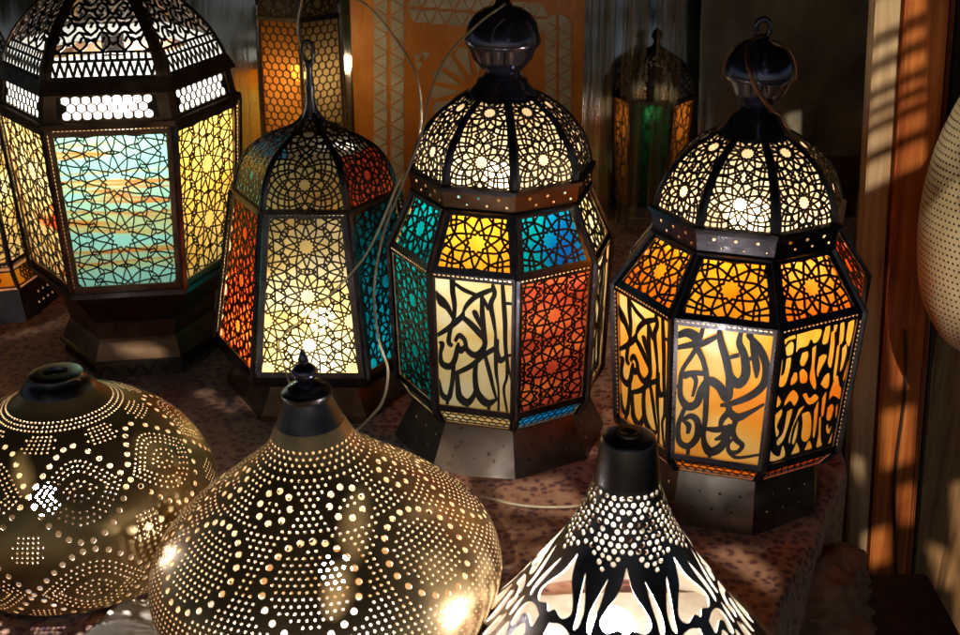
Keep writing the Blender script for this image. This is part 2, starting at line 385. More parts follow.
# ------------------------------------------------------------------ lantern builder
def Lpos(px, py): return ground(px, py)
class Lantern:
    def __init__(s, name, px, py, n, phase, label, group='glowing pierced metal lanterns'):
        s.o = ground(px, py); s.n = n; s.ph = phase; s.root = empty(name, s.o)
        tag(s.root, label, 'lantern', group); s.cache = {}
    def z(s, y): return zrow(s.o.y, y)
    def r(s, rpx, y): return rpx * depth(s.o.y, s.z(y)) / F
    def ring(s, y, rpx): return s.r(rpx, y), s.z(y)
    def face_mtx(s, k, r0, z0, r1, z1):
        h = PI / s.n; a = s.ph + 2 * h * (k + .5); out = Vector((sin(a), -cos(a), 0)); tan = Vector((cos(a), sin(a), 0))
        a0, a1 = r0 * cos(h), r1 * cos(h); p0 = out * a0 + Vector((0, 0, z0)); p1 = out * a1 + Vector((0, 0, z1))
        up = (p1 - p0); Hh = up.length; up.normalize(); nr = tan.cross(up)
        m = Matrix((tan, up, nr)).transposed().to_4x4(); m.translation = p0
        return m, r0 * sin(h) * 1000, r1 * sin(h) * 1000, Hh * 1000
    def tier(s, bot, top, pats, glasses, border=(5, 5, 5, 5), slots=True, mat='black', strap=1.6, tname='panel_frame', sname='lattice', labels=None):
        r0, z0 = bot; r1, z1 = top
        for k in range(s.n):
            m, w0, w1, Hh = s.face_mtx(k, r0, z0, r1, z1)
            outer = [(-w0, 0), (w0, 0), (w1, Hh), (-w1, Hh)]; inner = inset(outer, list(border))
            key = ('f', round(w0, 2), round(Hh, 2))
            if key not in s.cache:
                holes = [inner]
                if slots:
                    for e in ((2, 3), (1, 2), (3, 0)) if slots is True else slots:
                        i0, i1 = e
                        li = inset(outer, 2.0); a, b = li[i0], li[i1]; L = math.hypot(b[0] - a[0], b[1] - a[1]); cnt = int(L / 4.2)
                        for q in range(1, cnt):
                            t = q / cnt; t2 = t + 2.3 / L
                            sq = segquad((a[0] + (b[0] - a[0]) * t, a[1] + (b[1] - a[1]) * t), (a[0] + (b[0] - a[0]) * t2, a[1] + (b[1] - a[1]) * t2), 1.35, 0)
                            if t2 < .98: holes.append(sq)
                V, T = cut2d([outer], holes)
                s.cache[key] = slab(tname, V, T, 1.2, mats=[M[mat], M['inner']])
            fr = link(tname, s.cache[key], s.root, None, m)
            pat = pats[k % len(pats)]; gk = glasses[k % len(glasses)]
            if labels and labels.get(k): fr['label'] = labels[k]
            key = ('p', pat, round(w0, 2), round(Hh, 2))
            if pat is not None:
                if key not in s.cache:
                    s.cache[key] = s.pattern(pat, inner, strap, sname)
                link('lettering' if pat[0] in ('cal1', 'cal2', 'cut3') else sname, s.cache[key], fr, M['letter'] if pat[0] in ('cal1', 'cal2', 'cut3') else M['lattice'], Matrix.Translation((0, 0, -.0012)))
            if gk is not None:
                gkey = ('g', gk, round(w0, 2), round(Hh, 2))
                if gkey not in s.cache:
                    go = inset(inner, -1.2); V, T = cut2d([go], [])
                    s.cache[gkey] = slab('glass_pane', V, T, .8)
                link('glass_pane', s.cache[gkey], fr, G[gk], Matrix.Translation((0, 0, -.0035)))
    def pattern(s, pat, inner, strap, name):
        kind = pat[0]; clipper = inset(inner, -.8)
        w = (inner[1][0] - inner[0][0]); h = inner[2][1] - inner[1][1]; ym = inner[0][1]
        wt = inner[2][0] - inner[3][0]
        if kind == 'girih':
            nc, n, rf = pat[1], pat[2], pat[3]
            cs = [(0, ym + h * (i + .5) / nc) for i in range(nc)]
            if len(pat) > 4: cs = [(0, ym + h * q) for q in pat[4]]
            R = h / nc / 2 * rf
            if nc > 1:
                dy = cs[1][1] - cs[0][1]; ys_ = [cs[0][1] - dy / 2] + [c_[1] + dy / 2 for c_ in cs]
                cs += [(sx * R * 1.95, y_) for y_ in ys_ for sx in (-1, 1)] + [(0, cs[0][1] - dy), (0, cs[-1][1] + dy)]
            quads = [q for q in (segquad(a, b, strap) for a, b in girih(cs, R, n)) if q]
        elif kind == 'hex':
            quads = [q for q in (segquad((a[0], a[1] + ym), (b[0], b[1] + ym), strap) for a, b in honeycomb(max(w, wt), h, pat[1], pat[2])) if q]
        elif kind in ('cal1', 'cal2'):
            quads = calligraphy(CAL1 if kind == 'cal1' else CAL2, inner)
        elif kind == 'cut3':
            f = homography(CUT3[0], [inner[3], inner[2], inner[1], inner[0]])
            holes = []
            for pl in CUT3[1]:
                sp = spline(list(pl) + [pl[0]], 3)[:-1]; holes.append([f((p[0], p[1])) for p in sp])
            V, T = cut2d([clipper], holes); return slab('lettering', V, T, 1.0)
        elif kind == 'holes':
            p, r = pat[1], pat[2]; holes = []
            rows = max(1, int((h - 1) / (p * .87))); 
            for j in range(rows + 1):
                y = ym + (j + .5) * h / (rows + 1); ww = (w + (wt - w) * (y - ym) / h) / 2 - r
                c = int(ww / p)
                for i in range(-c - 1, c + 2):
                    x = (i + (.5 if j % 2 else 0)) * p
                    if abs(x) < ww: holes.append(disc(x, y, r, 6))
            V, T = cut2d([clipper], holes); return slab(name, V, T, 1.0)
        elif kind == 'zigzag':
            c = pat[1]; quads = []
            for i in range(c):
                x0 = -w / 2 + w * i / c; x1 = -w / 2 + w * (i + 1) / c; xm = (x0 + x1) / 2
                quads += [segquad((x0, ym), (xm, ym + h), pat[2]), segquad((xm, ym + h), (x1, ym), pat[2])]
        quads = [q for q in (clip_poly(q if area(q) > 0 else q[::-1], clipper) for q in quads) if q]
        V, T = cut2d(quads, []); return slab(name, V, T, 1.0)
    def posts(s, rings, w=.0045, name='corner_post', mat='black'):
        for k in range(s.n):
            a = s.ph + 2 * PI / s.n * k; d = Vector((sin(a), -cos(a), 0)); t = Vector((cos(a), sin(a), 0)); vs, fs = [], []
            for r, z in rings:
                c = d * r + Vector((0, 0, z))
                vs += [c + t * w * .5 - d * .001, c + t * w * .28 + d * .0022, c - t * w * .28 + d * .0022, c - t * w * .5 - d * .001]
            for i in range(len(rings) - 1):
                b = i * 4
                for q in range(4): fs.append((b + q, b + (q + 1) % 4, b + 4 + (q + 1) % 4, b + 4 + q))
            fs += [(3, 2, 1, 0), tuple(len(vs) - 4 + q for q in range(4))]
            link(name, mesh_from(name, vs, fs), s.root, M[mat])
    def band(s, prof, name='ring_band', mat='black'):     # faceted ring, closed profile of (r, z)
        vs, fs = [], []; m = len(prof); n = s.n
        for r, z in prof:
            for k in range(n):
                a = s.ph + 2 * PI * k / n; vs.append((r * sin(a), -r * cos(a), z))
        for i in range(m):
            j = (i + 1) % m
            for k in range(n):
                k2 = (k + 1) % n; fs.append((i * n + k, i * n + k2, j * n + k2, j * n + k))
        me = mesh_from(name, vs, fs); bm = bmesh.new(); bm.from_mesh(me)
        bmesh.ops.recalc_face_normals(bm, faces=bm.faces)
        bmesh.ops.bevel(bm, geom=bm.edges[:], offset=.0006, segments=2, affect='EDGES'); bm.to_mesh(me); bm.free()
        return link(name, me, s.root, M[mat])
    def shell(s, prof, name, mat, th=.0012, holes=None):  # faceted skirt, open, with thickness and optional punched holes
        h = PI / s.n
        for k in range(s.n):
            pass
        vs, fs = [], []
        n = s.n; m = len(prof)
        for lay in (0, th):
            for r, z in prof:
                z = -.005 if abs(z) < .003 else z
                for k in range(n):
                    a = s.ph + 2 * PI * k / n; vs.append(((r - lay) * sin(a), -(r - lay) * cos(a), z))
        for lay in (0, 1):
            o = lay * m * n
            for i in range(m - 1):
                for k in range(n):
                    k2 = (k + 1) % n; f = (o + i * n + k, o + i * n + k2, o + (i + 1) * n + k2, o + (i + 1) * n + k); fs.append(f if not lay else f[::-1])
        for i in (0, m - 1):
            for k in range(n):
                k2 = (k + 1) % n; fs.append((i * n + k, i * n + k2, m * n + i * n + k2, m * n + i * n + k))
        me = mesh_from(name, vs, fs); bm = bmesh.new(); bm.from_mesh(me); bmesh.ops.recalc_face_normals(bm, faces=bm.faces); bm.to_mesh(me); bm.free()
        return link(name, me, s.root, M[mat])
    def punched(s, bot, top, holes_fn, name, mat):
        r0, z0 = bot; r1, z1 = top
        for k in range(s.n):
            m, w0, w1, Hh = s.face_mtx(k, r0, z0, r1, z1)
            key = ('c', name, round(w0, 2), round(Hh, 2))
            if key not in s.cache:
                V, T = cut2d([[(-w0, 0), (w0, 0), (w1, Hh), (-w1, Hh)]], holes_fn(w0, w1, Hh))
                s.cache[key] = slab(name, V, T, 1.2, mats=[M[mat], M['inner']])
            link(name, s.cache[key], s.root, None, m)
    def dome(s, prof, seg_fn, strap=1.2, ribw=.007, glass_k=None, glass_span=(0, 1), lat_mat='lattice', fine=3.0, rib_mat='black', glow=None):
        """prof: list of (R, z) from bottom to top"""
        P = spline([(r, z) for r, z in prof], 8); h = PI / s.n
        A = [(r * cos(h), z) for r, z in P]; S = [0.0]
        for i in range(1, len(A)): S.append(S[-1] + math.hypot(A[i][0] - A[i - 1][0], A[i][1] - A[i - 1][1]) * 1000)
        S = np.array(S); AR = np.array([a[0] for a in A]); AZ = np.array([a[1] for a in A]); L = S[-1]
        def fn(x, y):
            y = min(max(y, 0), L); r = np.interp(y, S, AR); z = np.interp(y, S, AZ)
            y2, y1 = min(y + 1.5, L), max(y - 1.5, 0); dr = np.interp(y2, S, AR) - np.interp(y1, S, AR); dz = np.interp(y2, S, AZ) - np.interp(y1, S, AZ)
            nn = Vector((0, -dz, -dr * -1 * -1)); nn = Vector((0, -dz, -dr)); nn.normalize()
            return Vector((x * .001, -r, z)), nn
        hw = lambda y: np.interp(y, S, AR) * math.tan(h) * 1000
        sg = seg_fn(L, hw); quads = []
        for a, b in sg:
            l = math.hypot(b[0] - a[0], b[1] - a[1]); c = max(1, int(math.ceil(l / fine)))
            for i in range(c):
                p = (a[0] + (b[0] - a[0]) * i / c, a[1] + (b[1] - a[1]) * i / c); q = (a[0] + (b[0] - a[0]) * (i + 1) / c, a[1] + (b[1] - a[1]) * (i + 1) / c)
                mx, my = (p[0] + q[0]) / 2, (p[1] + q[1]) / 2
                if 0 <= my <= L and abs(mx) < hw(my) - ribw * 300:
                    sq = segquad(p, q, strap)
                    if sq: quads.append(sq)
        V, T = cut2d(quads, []); me = slab('dome_lattice', V, T, .9, fn=fn)
        gm = []
        if glass_k:
            y0, y1 = glass_span[0] * L, glass_span[1] * L; c = 14; vs, fs = [], []
            for i in range(c + 1):
                y = y0 + (y1 - y0) * i / c; w = hw(y) - .5; p, nn = fn(0, y)
                for lay in (.0022, .003):
                    for sx in (-1, 1): vs.append(p - nn * lay + Vector((sx * w * .001, 0, 0)))
            for i in range(c):
                b = i * 4; fs += [(b, b + 1, b + 5, b + 4), (b + 3, b + 2, b + 6, b + 7), (b + 1, b + 3, b + 7, b + 5), (b + 2, b, b + 4, b + 6)]
            fs += [(0, 2, 3, 1), (4 * c, 4 * c + 1, 4 * c + 3, 4 * c + 2)]
            gm = mesh_from('dome_glass', vs, fs)
        for k in range(s.n):
            mt = Matrix.Rotation(s.ph + 2 * h * (k + .5), 4, 'Z')
            d = link('dome_lattice', me, s.root, M[lat_mat], mt)
            if glass_k:
                g = glass_k[k % len(glass_k)]
                if g:
                    gmk = s.cache.get(('dg', g))
                    if gmk is None: gmk = gm.copy(); s.cache[('dg', g)] = gmk
                    link('dome_glass', gmk, d, G[g])
        for k in range(s.n):
            a = s.ph + 2 * h * k; d = Vector((sin(a), -cos(a), 0)); t = Vector((cos(a), sin(a), 0)); vs, fs = [], []
            for i, (r, z) in enumerate(P):
                w = ribw * (.72 + .28 * (1 - i / len(P)))
                c = d * r + Vector((0, 0, z)); vs += [c + t * w * .5 - d * .0012, c + t * w * .22 + d * .0016, c - t * w * .22 + d * .0016, c - t * w * .5 - d * .0012]
            for i in range(len(P) - 1):
                b = i * 4
                for q in range(4): fs.append((b + q, b + (q + 1) % 4, b + 4 + (q + 1) % 4, b + 4 + q))
            fs += [(3, 2, 1, 0), tuple(len(vs) - 4 + q for q in range(4))]
            link('dome_rib', mesh_from('dome_rib', vs, fs), s.root, M[rib_mat])
    def plate(s, r, z, mat='black'):  # plate added out of sight to stop bulb light going down
        o = link('light_stop_plate', lathe('light_stop_plate', [(r, z - .0008), (r, z + .0008)], s.n, s.ph, False), s.root, M[mat])
    def bulb(s, y, L, col=(1, .86, .66), r=.017, dx=0, dy=0, z=None):
        zz = s.z(y) if z is None else z
        sock = link('bulb_socket', lathe('bulb_socket', [(.004, zz + r + .05), (.012, zz + r + .05), (.012, zz + r + .004), (.0145, zz + r), (.013, zz + r - .004), (.004, zz + r - .004)], 20), s.root, M['black'])
        sock.location = (dx, dy, 0)
        b = link('light_bulb', lathe('light_bulb', [(r * sin(q * PI / 10) + 1e-5, zz - r * cos(q * PI / 10) * 1.15) for q in range(11)], 16), sock, emis('bulb_glow', col, L))
        return b
def area(p): return sum(p[i][0] * p[(i + 1) % len(p)][1] - p[(i + 1) % len(p)][0] * p[i][1] for i in range(len(p))) / 2

def collar_holes(w0, w1, Hh):
    hs = []
    for i in range(3):
        x = (i - 1) * w0 * .56; hs += [disc(x, Hh * .68, 1.5, 10), disc(x + w0 * .22, Hh * .33, 1.25, 10)]
    return hs
def ball_finial(Ln, ys, name='finial', mat='finial', loop=None):
    """ys: list of (row, radius px)"""
    prof = [Ln.ring(y, r)[::1] for y, r in ys][::-1]
    return link(name, lathe(name, prof, 48, sharp=50), Ln.root, M[mat])

# ---- lantern three: octagonal, many coloured, middle
L3 = Lantern('lantern', 500, 425, 8, R_(7), 'octagonal lantern with teal, cream and red glass sides and a black ball top')
a = L3
a.plate(a.r(90, 388), a.z(388))
skh = lambda w0, w1, Hh: [disc((i - 1) * w0 * .5 + (w0 * .12 if j else -w0 * .05), Hh * (.36 + .3 * j), 1.25, 9) for i in range(3) for j in (0, 1)]
a.punched((a.ring(425, 106)[0], -.005), a.ring(390, 86), skh, 'base_skirt', 'pewter')
a.tier(a.ring(388, 92), a.ring(372, 103), [('hex', 4.2, .12)], ['cream', 'cream', 'cream', 'teal', 'amber', 'teal', 'teal', 'cream', 'sky'][0:0] or ['sky', 'cream', 'amber', 'teal', 'cream', 'amber', 'teal', 'cream'], (1.8, 5, 2.2, 5), slots=False, strap=.9)
a.tier(a.ring(372, 103), a.ring(240, 112), [('girih', 2, 10, .68, (.30, .71)), ('cal1',), ('girih', 2, 10, .68, (.30, .71)), ('cal1',), ('girih', 2, 10, .68, (.30, .71)), ('cal1',), ('girih', 2, 10, .68, (.30, .71)), ('cal1',)],
       ['red', 'cream', 'amber', None, None, 'teal', 'teal', 'cream'], (6, 5.5, 6, 5.5), slots=((2, 3),), strap=1.75,
       labels={7: 'cream panel with cut lettering', 0: 'red star-lattice panel', 6: 'teal star-lattice panel'})
a.posts([a.ring(388, 93), a.ring(372, 104), a.ring(240, 113), a.ring(187, 89)], .005)
a.tier(a.ring(240, 112), a.ring(187, 89), [('girih', 1, 10, 1.0)], ['blue', 'cream', 'teal', 'amber', 'teal', 'amber', 'teal', 'amber'], (6, 7, 5, 7), slots=False, strap=2.1)
a.punched(a.ring(187, 90), a.ring(167, 94), collar_holes, 'punched_collar', 'brown')
a.band([a.ring(189, 91), a.ring(185.5, 93.5), a.ring(185, 86), a.ring(190, 86)])
a.band([a.ring(169, 96), a.ring(164.5, 96.5), a.ring(163, 90), a.ring(168, 90)])
def dome_girih(R, n, fr=(.34,), top=None):
    def f(L, hw):
        cs = [(0, L * q) for q in fr]; out = girih(cs, R, n, 3)
        if top:
            for t, rr in top:
                out += [s_ for s_ in [((x[0][0], x[0][1]), (x[1][0], x[1][1])) for x in girih([(0, L * t)], rr, 8, 2)]]
        return out
    return f
D3 = [a.ring(166, 90), a.ring(152, 88.5), a.ring(132, 81), a.ring(112, 65), a.ring(99, 48), a.ring(91, 34)]
a.dome(D3, dome_girih(17, 12, (.27, .80)), 1.8, .010, ['dome', 'dome', None, None, None, None, 'dome', 'dome'])
ball_finial(a, [(-5, 1), (-2, 6), (3, 8), (6, 10), (8, 19), (14, 28), (23, 34), (34, 37), (40, 38.5), (43, 38), (46, 35), (58, 30), (66, 23), (71, 17), (76, 19), (79, 25), (83, 26), (86, 29), (94, 36), (97, 36)])
hk = tube('hook', [a.root.matrix_world @ Vector((0, 0, 0)) + Vector((cos(q) * .010, 0, a.z(-3) + .009 + sin(q) * .012)) for q in np.linspace(-PI / 2, 1.5 * PI, 24)], .0022)
link('hook', hk, a.root, M['finial'])
a.bulb(173, 210, (1, .92, .80), .017)

# ---- lantern four: octagonal, amber, right
L4 = Lantern('lantern', 725, 478, 8, R_(5), 'octagonal amber lantern with cut lettering over yellow and orange glass')
a = L4
a.plate(a.r(98, 431), a.z(431))
a.punched((a.ring(480, 98)[0], -.005), a.ring(433, 93), skh, 'base_skirt', 'pewter')
a.tier(a.ring(431, 101), a.ring(415, 115), [('hex', 4.2, .12)], ['scarlet', 'orange'], (1.8, 5, 2.2, 5), slots=False, strap=1.0)
a.tier(a.ring(415, 115), a.ring(279, 130), [('cut3',), ('cal2',), ('cal1',), ('cut3',), ('cal1',), ('cal2',), ('cal1',), ('cal2',)],
       ['yellow', 'scarlet', 'scarlet', None, None, 'orange', 'yellow', 'yellow'], (6, 5.5, 6, 5.5), slots=True,
       labels={7: 'yellow panel with flowing cut lettering', 0: 'orange panel with dense cut lettering', 6: 'orange left panel with cut lettering'})
a.posts([a.ring(431, 101), a.ring(415, 116), a.ring(279, 131), a.ring(228, 94)], .005)
a.tier(a.ring(279, 130), a.ring(228, 93), [('girih', 1, 10, 1.0)], ['orange', 'scarlet', 'amber', 'orange', 'amber', 'orange', 'amber', 'amber'], (6, 7, 5, 7), slots=False, strap=2.1)
a.punched(a.ring(228, 94), a.ring(206, 99), collar_holes, 'punched_collar', 'black')
a.band([a.ring(230, 95), a.ring(226.5, 97.5), a.ring(226, 90), a.ring(231, 90)])
a.band([a.ring(208, 101), a.ring(203, 101.5), a.ring(201.5, 94), a.ring(207, 94)])
D4 = [a.ring(205, 95), a.ring(190, 92), a.ring(168, 82), a.ring(149, 65), a.ring(137, 48), a.ring(130, 35)]
a.dome(D4, dome_girih(17, 12, (.27, .80)), 1.8, .010, ['dome', 'dome', None, None, None, None, 'dome', 'dome'])
ball_finial(a, [(34, 1), (36, 6), (40, 9), (42, 18), (47, 26), (56, 33), (66, 36), (72, 37), (76, 37), (79, 34), (90, 29), (100, 20), (105, 15), (110, 17), (114, 25), (118, 27), (122, 29), (130, 36), (134, 37)])
hk = tube('hook', [Vector((cos(q) * .006, 0, a.z(36) + .006 + sin(q) * .008)) for q in np.linspace(-PI / 2, 1.5 * PI, 24)], .0026)
link('hook', hk, a.root, M['finial'])
a.bulb(212, 165, (1, .90, .75), .018)

# ---- lantern two: hexagonal, flaring, red left side
L2 = Lantern('lantern', 325, 380, 6, R_(-31), 'tall lantern with an onion dome, cream glass front and red left side')
a = L2
a.plate(a.r(104, 338), a.z(338))
a.shell([a.ring(380, 98), a.ring(377, 98), a.ring(352, 80), a.ring(347, 104)], 'base_skirt', 'brown')
a.tier(a.ring(338, 107), a.ring(190, 84), [('girih', 3, 12, .84, (.18, .50, .82))], ['cream', 'deep', 'cream', 'amber', 'teal', 'scarlet'], (6, 9, 6, 9), slots=True, strap=1.7,
       labels={0: 'cream front panel', 5: 'red side panel', 1: 'teal side panel'})
a.band([a.ring(347, 106), a.ring(338, 109), a.ring(338, 100), a.ring(347, 100)])
a.band([a.ring(192, 85), a.ring(187, 87), a.ring(187, 80), a.ring(192, 80)])
a.posts([a.ring(338, 108), a.ring(190, 85)], .006)
D2 = [a.ring(188, 83), a.ring(180, 80), a.ring(165, 76), a.ring(146, 63), a.ring(132, 40), a.ring(123, 17), a.ring(110, 5)]
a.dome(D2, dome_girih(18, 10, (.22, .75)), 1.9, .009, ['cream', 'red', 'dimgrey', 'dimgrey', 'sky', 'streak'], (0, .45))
ball_finial(a, [(60, 2), (64, 4), (70, 3), (82, 3.5), (88, 5), (93, 4), (104, 5), (110, 7), (116, 9)], 'finial', 'black')
hk = tube('hook', [Vector((cos(q) * .0055, 0, a.z(60) + .008 + sin(q) * .011)) for q in np.linspace(-PI / 2, 1.5 * PI, 24)], .0020)
link('hook', hk, a.root, M['black'])
a.bulb(308, 270, (1, .90, .70), .016, dx=.0, dy=-.02)

# ---- lantern one: hexagonal, green glass, left
L1 = Lantern('lantern', 146, 344, 6, R_(-21), 'large hexagonal lantern with pale green streaked glass front and open scrollwork dome')
a = L1
a.plate(a.r(100, 260), a.z(260.5))
a.tier(a.ring(346, 80), a.ring(333, 80), [('zigzag', 5, 3.2)], ['dimgrey'], (1.5, 2, 2, 2), slots=False)
a.shell([a.ring(333, 80), a.ring(316, 72), a.ring(313, 70), a.ring(296, 74), a.ring(262, 102)], 'base_skirt', 'brown')
a.band([a.ring(335, 82), a.ring(331, 82), a.ring(331, 76), a.ring(335, 76)], mat='pewter')
a.band([a.ring(264, 104), a.ring(259, 104), a.ring(259, 96), a.ring(264, 96)])
a.tier(a.ring(260, 101), a.ring(102, 117), [('girih', 2, 12, .72, (.32, .70))], ['streak', 'honey', 'cream', 'amber', 'honey', 'streak_amber'], (9, 8, 9, 8), slots=True, mat='brown', strap=1.45,
       labels={0: 'pale green streaked front panel', 5: 'cream and amber side panel', 1: 'honey yellow side panel'})
a.posts([a.ring(260, 103), a.ring(102, 119)], .007)
a.tier(a.ring(98, 116), a.ring(70, 112), [('holes', 10.2, 4.7)], ['frost'], (4, 12, 4, 12), slots=False, tname='hexagon_band', sname='honeycomb_grille', mat='brown')
a.band([a.ring(103, 121), a.ring(97, 121), a.ring(97, 110), a.ring(103, 110)], mat='brown')
a.band([a.ring(71, 119), a.ring(58, 112), a.ring(58, 104), a.ring(71, 104)], mat='brown')
D1 = [a.ring(58, 109), a.ring(48, 105.5), a.ring(28, 95), a.ring(8, 78), a.ring(-12, 56), a.ring(-28, 34), a.ring(-38, 18)]
def d1seg(L, hw):
    out = []; w = hw(6)
    for i in range(-9, 9):                       # row of triangles at the foot
        x0 = i * 8.6; xm = x0 + 4.3; x1 = x0 + 8.6
        out += [((x0, 17), (xm, 2)), ((xm, 2), (x1, 17))]
    out += [((-w, 18), (w, 18)), ((-w, 1), (w, 1)), ((-w, 26.5), (w, 26.5))]
    for i in range(-12, 13): out.append(((i * 7, 18), (i * 7, 26)))
    for i in range(-6, 7):                       # scroll work: leaf loops
        for j in range(8):
            cx = i * 22 + (11 if j % 2 else 0); cy = 38 + j * 17
            sg = 1 if (i + j) % 2 else -1
            pts = [(cx, cy - 10), (cx + 6.8 * sg, cy - 2.6), (cx + 4 * sg, cy + 5.2), (cx, cy + 10), (cx - 6 * sg, cy + 4), (cx - 6.5 * sg, cy - 4), (cx, cy - 10)]
            P = spline([(p[0], p[1]) for p in pts], 3); out += [((P[k][0], P[k][1]), (P[k + 1][0], P[k + 1][1])) for k in range(len(P) - 1)]
            out += [((cx, cy + 10), (cx + 11, cy + 7)), ((cx, cy - 1), (cx + 2, cy + 4)), ((cx + 6.5 * sg, cy - 1), (cx + 15 * sg, cy + 3)), ((cx - 6 * sg, cy), (cx - 12 * sg, cy - 4))]
    return out
a.dome(D1, d1seg, 2.8, .016, ['frost'], (0, .17), rib_mat='brown')
ball_finial(a, [(-90, 6), (-80, 24), (-70, 34), (-58, 24), (-50, 14), (-45, 22), (-36, 30), (-34, 30)])
a.bulb(96, 300, (1, .93, .82), .017)

# ---- lantern at the left edge, behind
L0 = Lantern('lantern', -22, 296, 6, R_(-12), 'lantern cut off by the left edge, cream glass over a black punched base')
a = L0
a.punched(a.ring(300, 92), a.ring(268, 86), lambda w0, w1, Hh: [disc((i - 2) * 11 + (5 if j else 0), Hh * (.35 + .28 * j), 1.6, 10) for i in range(5) for j in (0, 1)], 'punched_base', 'black')
a.tier(a.ring(266, 86), a.ring(252, 78), [('girih', 1, 10, 1.5)], ['amber'], (2, 3, 2, 3), slots=False)
a.tier(a.ring(249, 78), a.ring(110, 62), [('girih', 2, 12, .7, (.3, .7))], ['cream'], (7, 4, 5, 4), slots=((0, 1),))
a.posts([a.ring(268, 88), a.ring(250, 79), a.ring(110, 63)], .005)
a.dome([a.ring(110, 63), a.ring(80, 68), a.ring(40, 62), a.ring(0, 40), a.ring(-20, 14)], dome_girih(22, 12, (.3, .7)), 1.4, .008)
a.bulb(180, 120, (1, .88, .66), .015)

# ---- lantern behind lantern two
L5 = Lantern('lantern', 311, 250, 6, R_(8), 'dim honeycomb lattice lantern in the background behind the onion dome')
a = L5
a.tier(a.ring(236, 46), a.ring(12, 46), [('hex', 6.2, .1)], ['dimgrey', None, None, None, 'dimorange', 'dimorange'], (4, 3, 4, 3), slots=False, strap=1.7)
a.posts([a.ring(248, 47), a.ring(0, 47)], .005)
a.tier(a.ring(12, 46), a.ring(-14, 44), [('girih', 1, 8, 1.2)], ['dimgrey'], (2, 2, 2, 2), slots=False)
a.band([a.ring(15, 48), a.ring(10, 49), a.ring(10, 42), a.ring(15, 42)])
a.band([a.ring(249, 50), a.ring(236, 48), a.ring(236, 42), a.ring(249, 42)], name='base_ring')
a.bulb(70, 60, (1, .75, .42), .014)

L6 = Lantern('lantern', 648, 208, 6, R_(20), 'small dim lantern added as background fill behind the clear plastic strips')  # added lit lantern standing in for glass reflections in the dark gap
a = L6
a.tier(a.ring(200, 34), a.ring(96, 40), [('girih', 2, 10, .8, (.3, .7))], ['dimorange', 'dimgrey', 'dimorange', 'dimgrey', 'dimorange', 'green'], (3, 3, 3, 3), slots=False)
a.posts([a.ring(200, 35), a.ring(96, 41)], .004)
a.band([a.ring(208, 38), a.ring(199, 36), a.ring(199, 30), a.ring(208, 30)], name='base_ring')
a.band([a.ring(97, 43), a.ring(93, 43), a.ring(93, 36), a.ring(97, 36)])
a.dome([a.ring(94, 40), a.ring(80, 38), a.ring(62, 28), a.ring(52, 14), a.ring(46, 4)], dome_girih(16, 10, (.3, .75)), 1.6, .006)
ball_finial(a, [(28, 1), (31, 4), (36, 6), (41, 3), (46, 5), (50, 8)], mat='black')
a.bulb(110, 26, (1, .78, .48), .013)

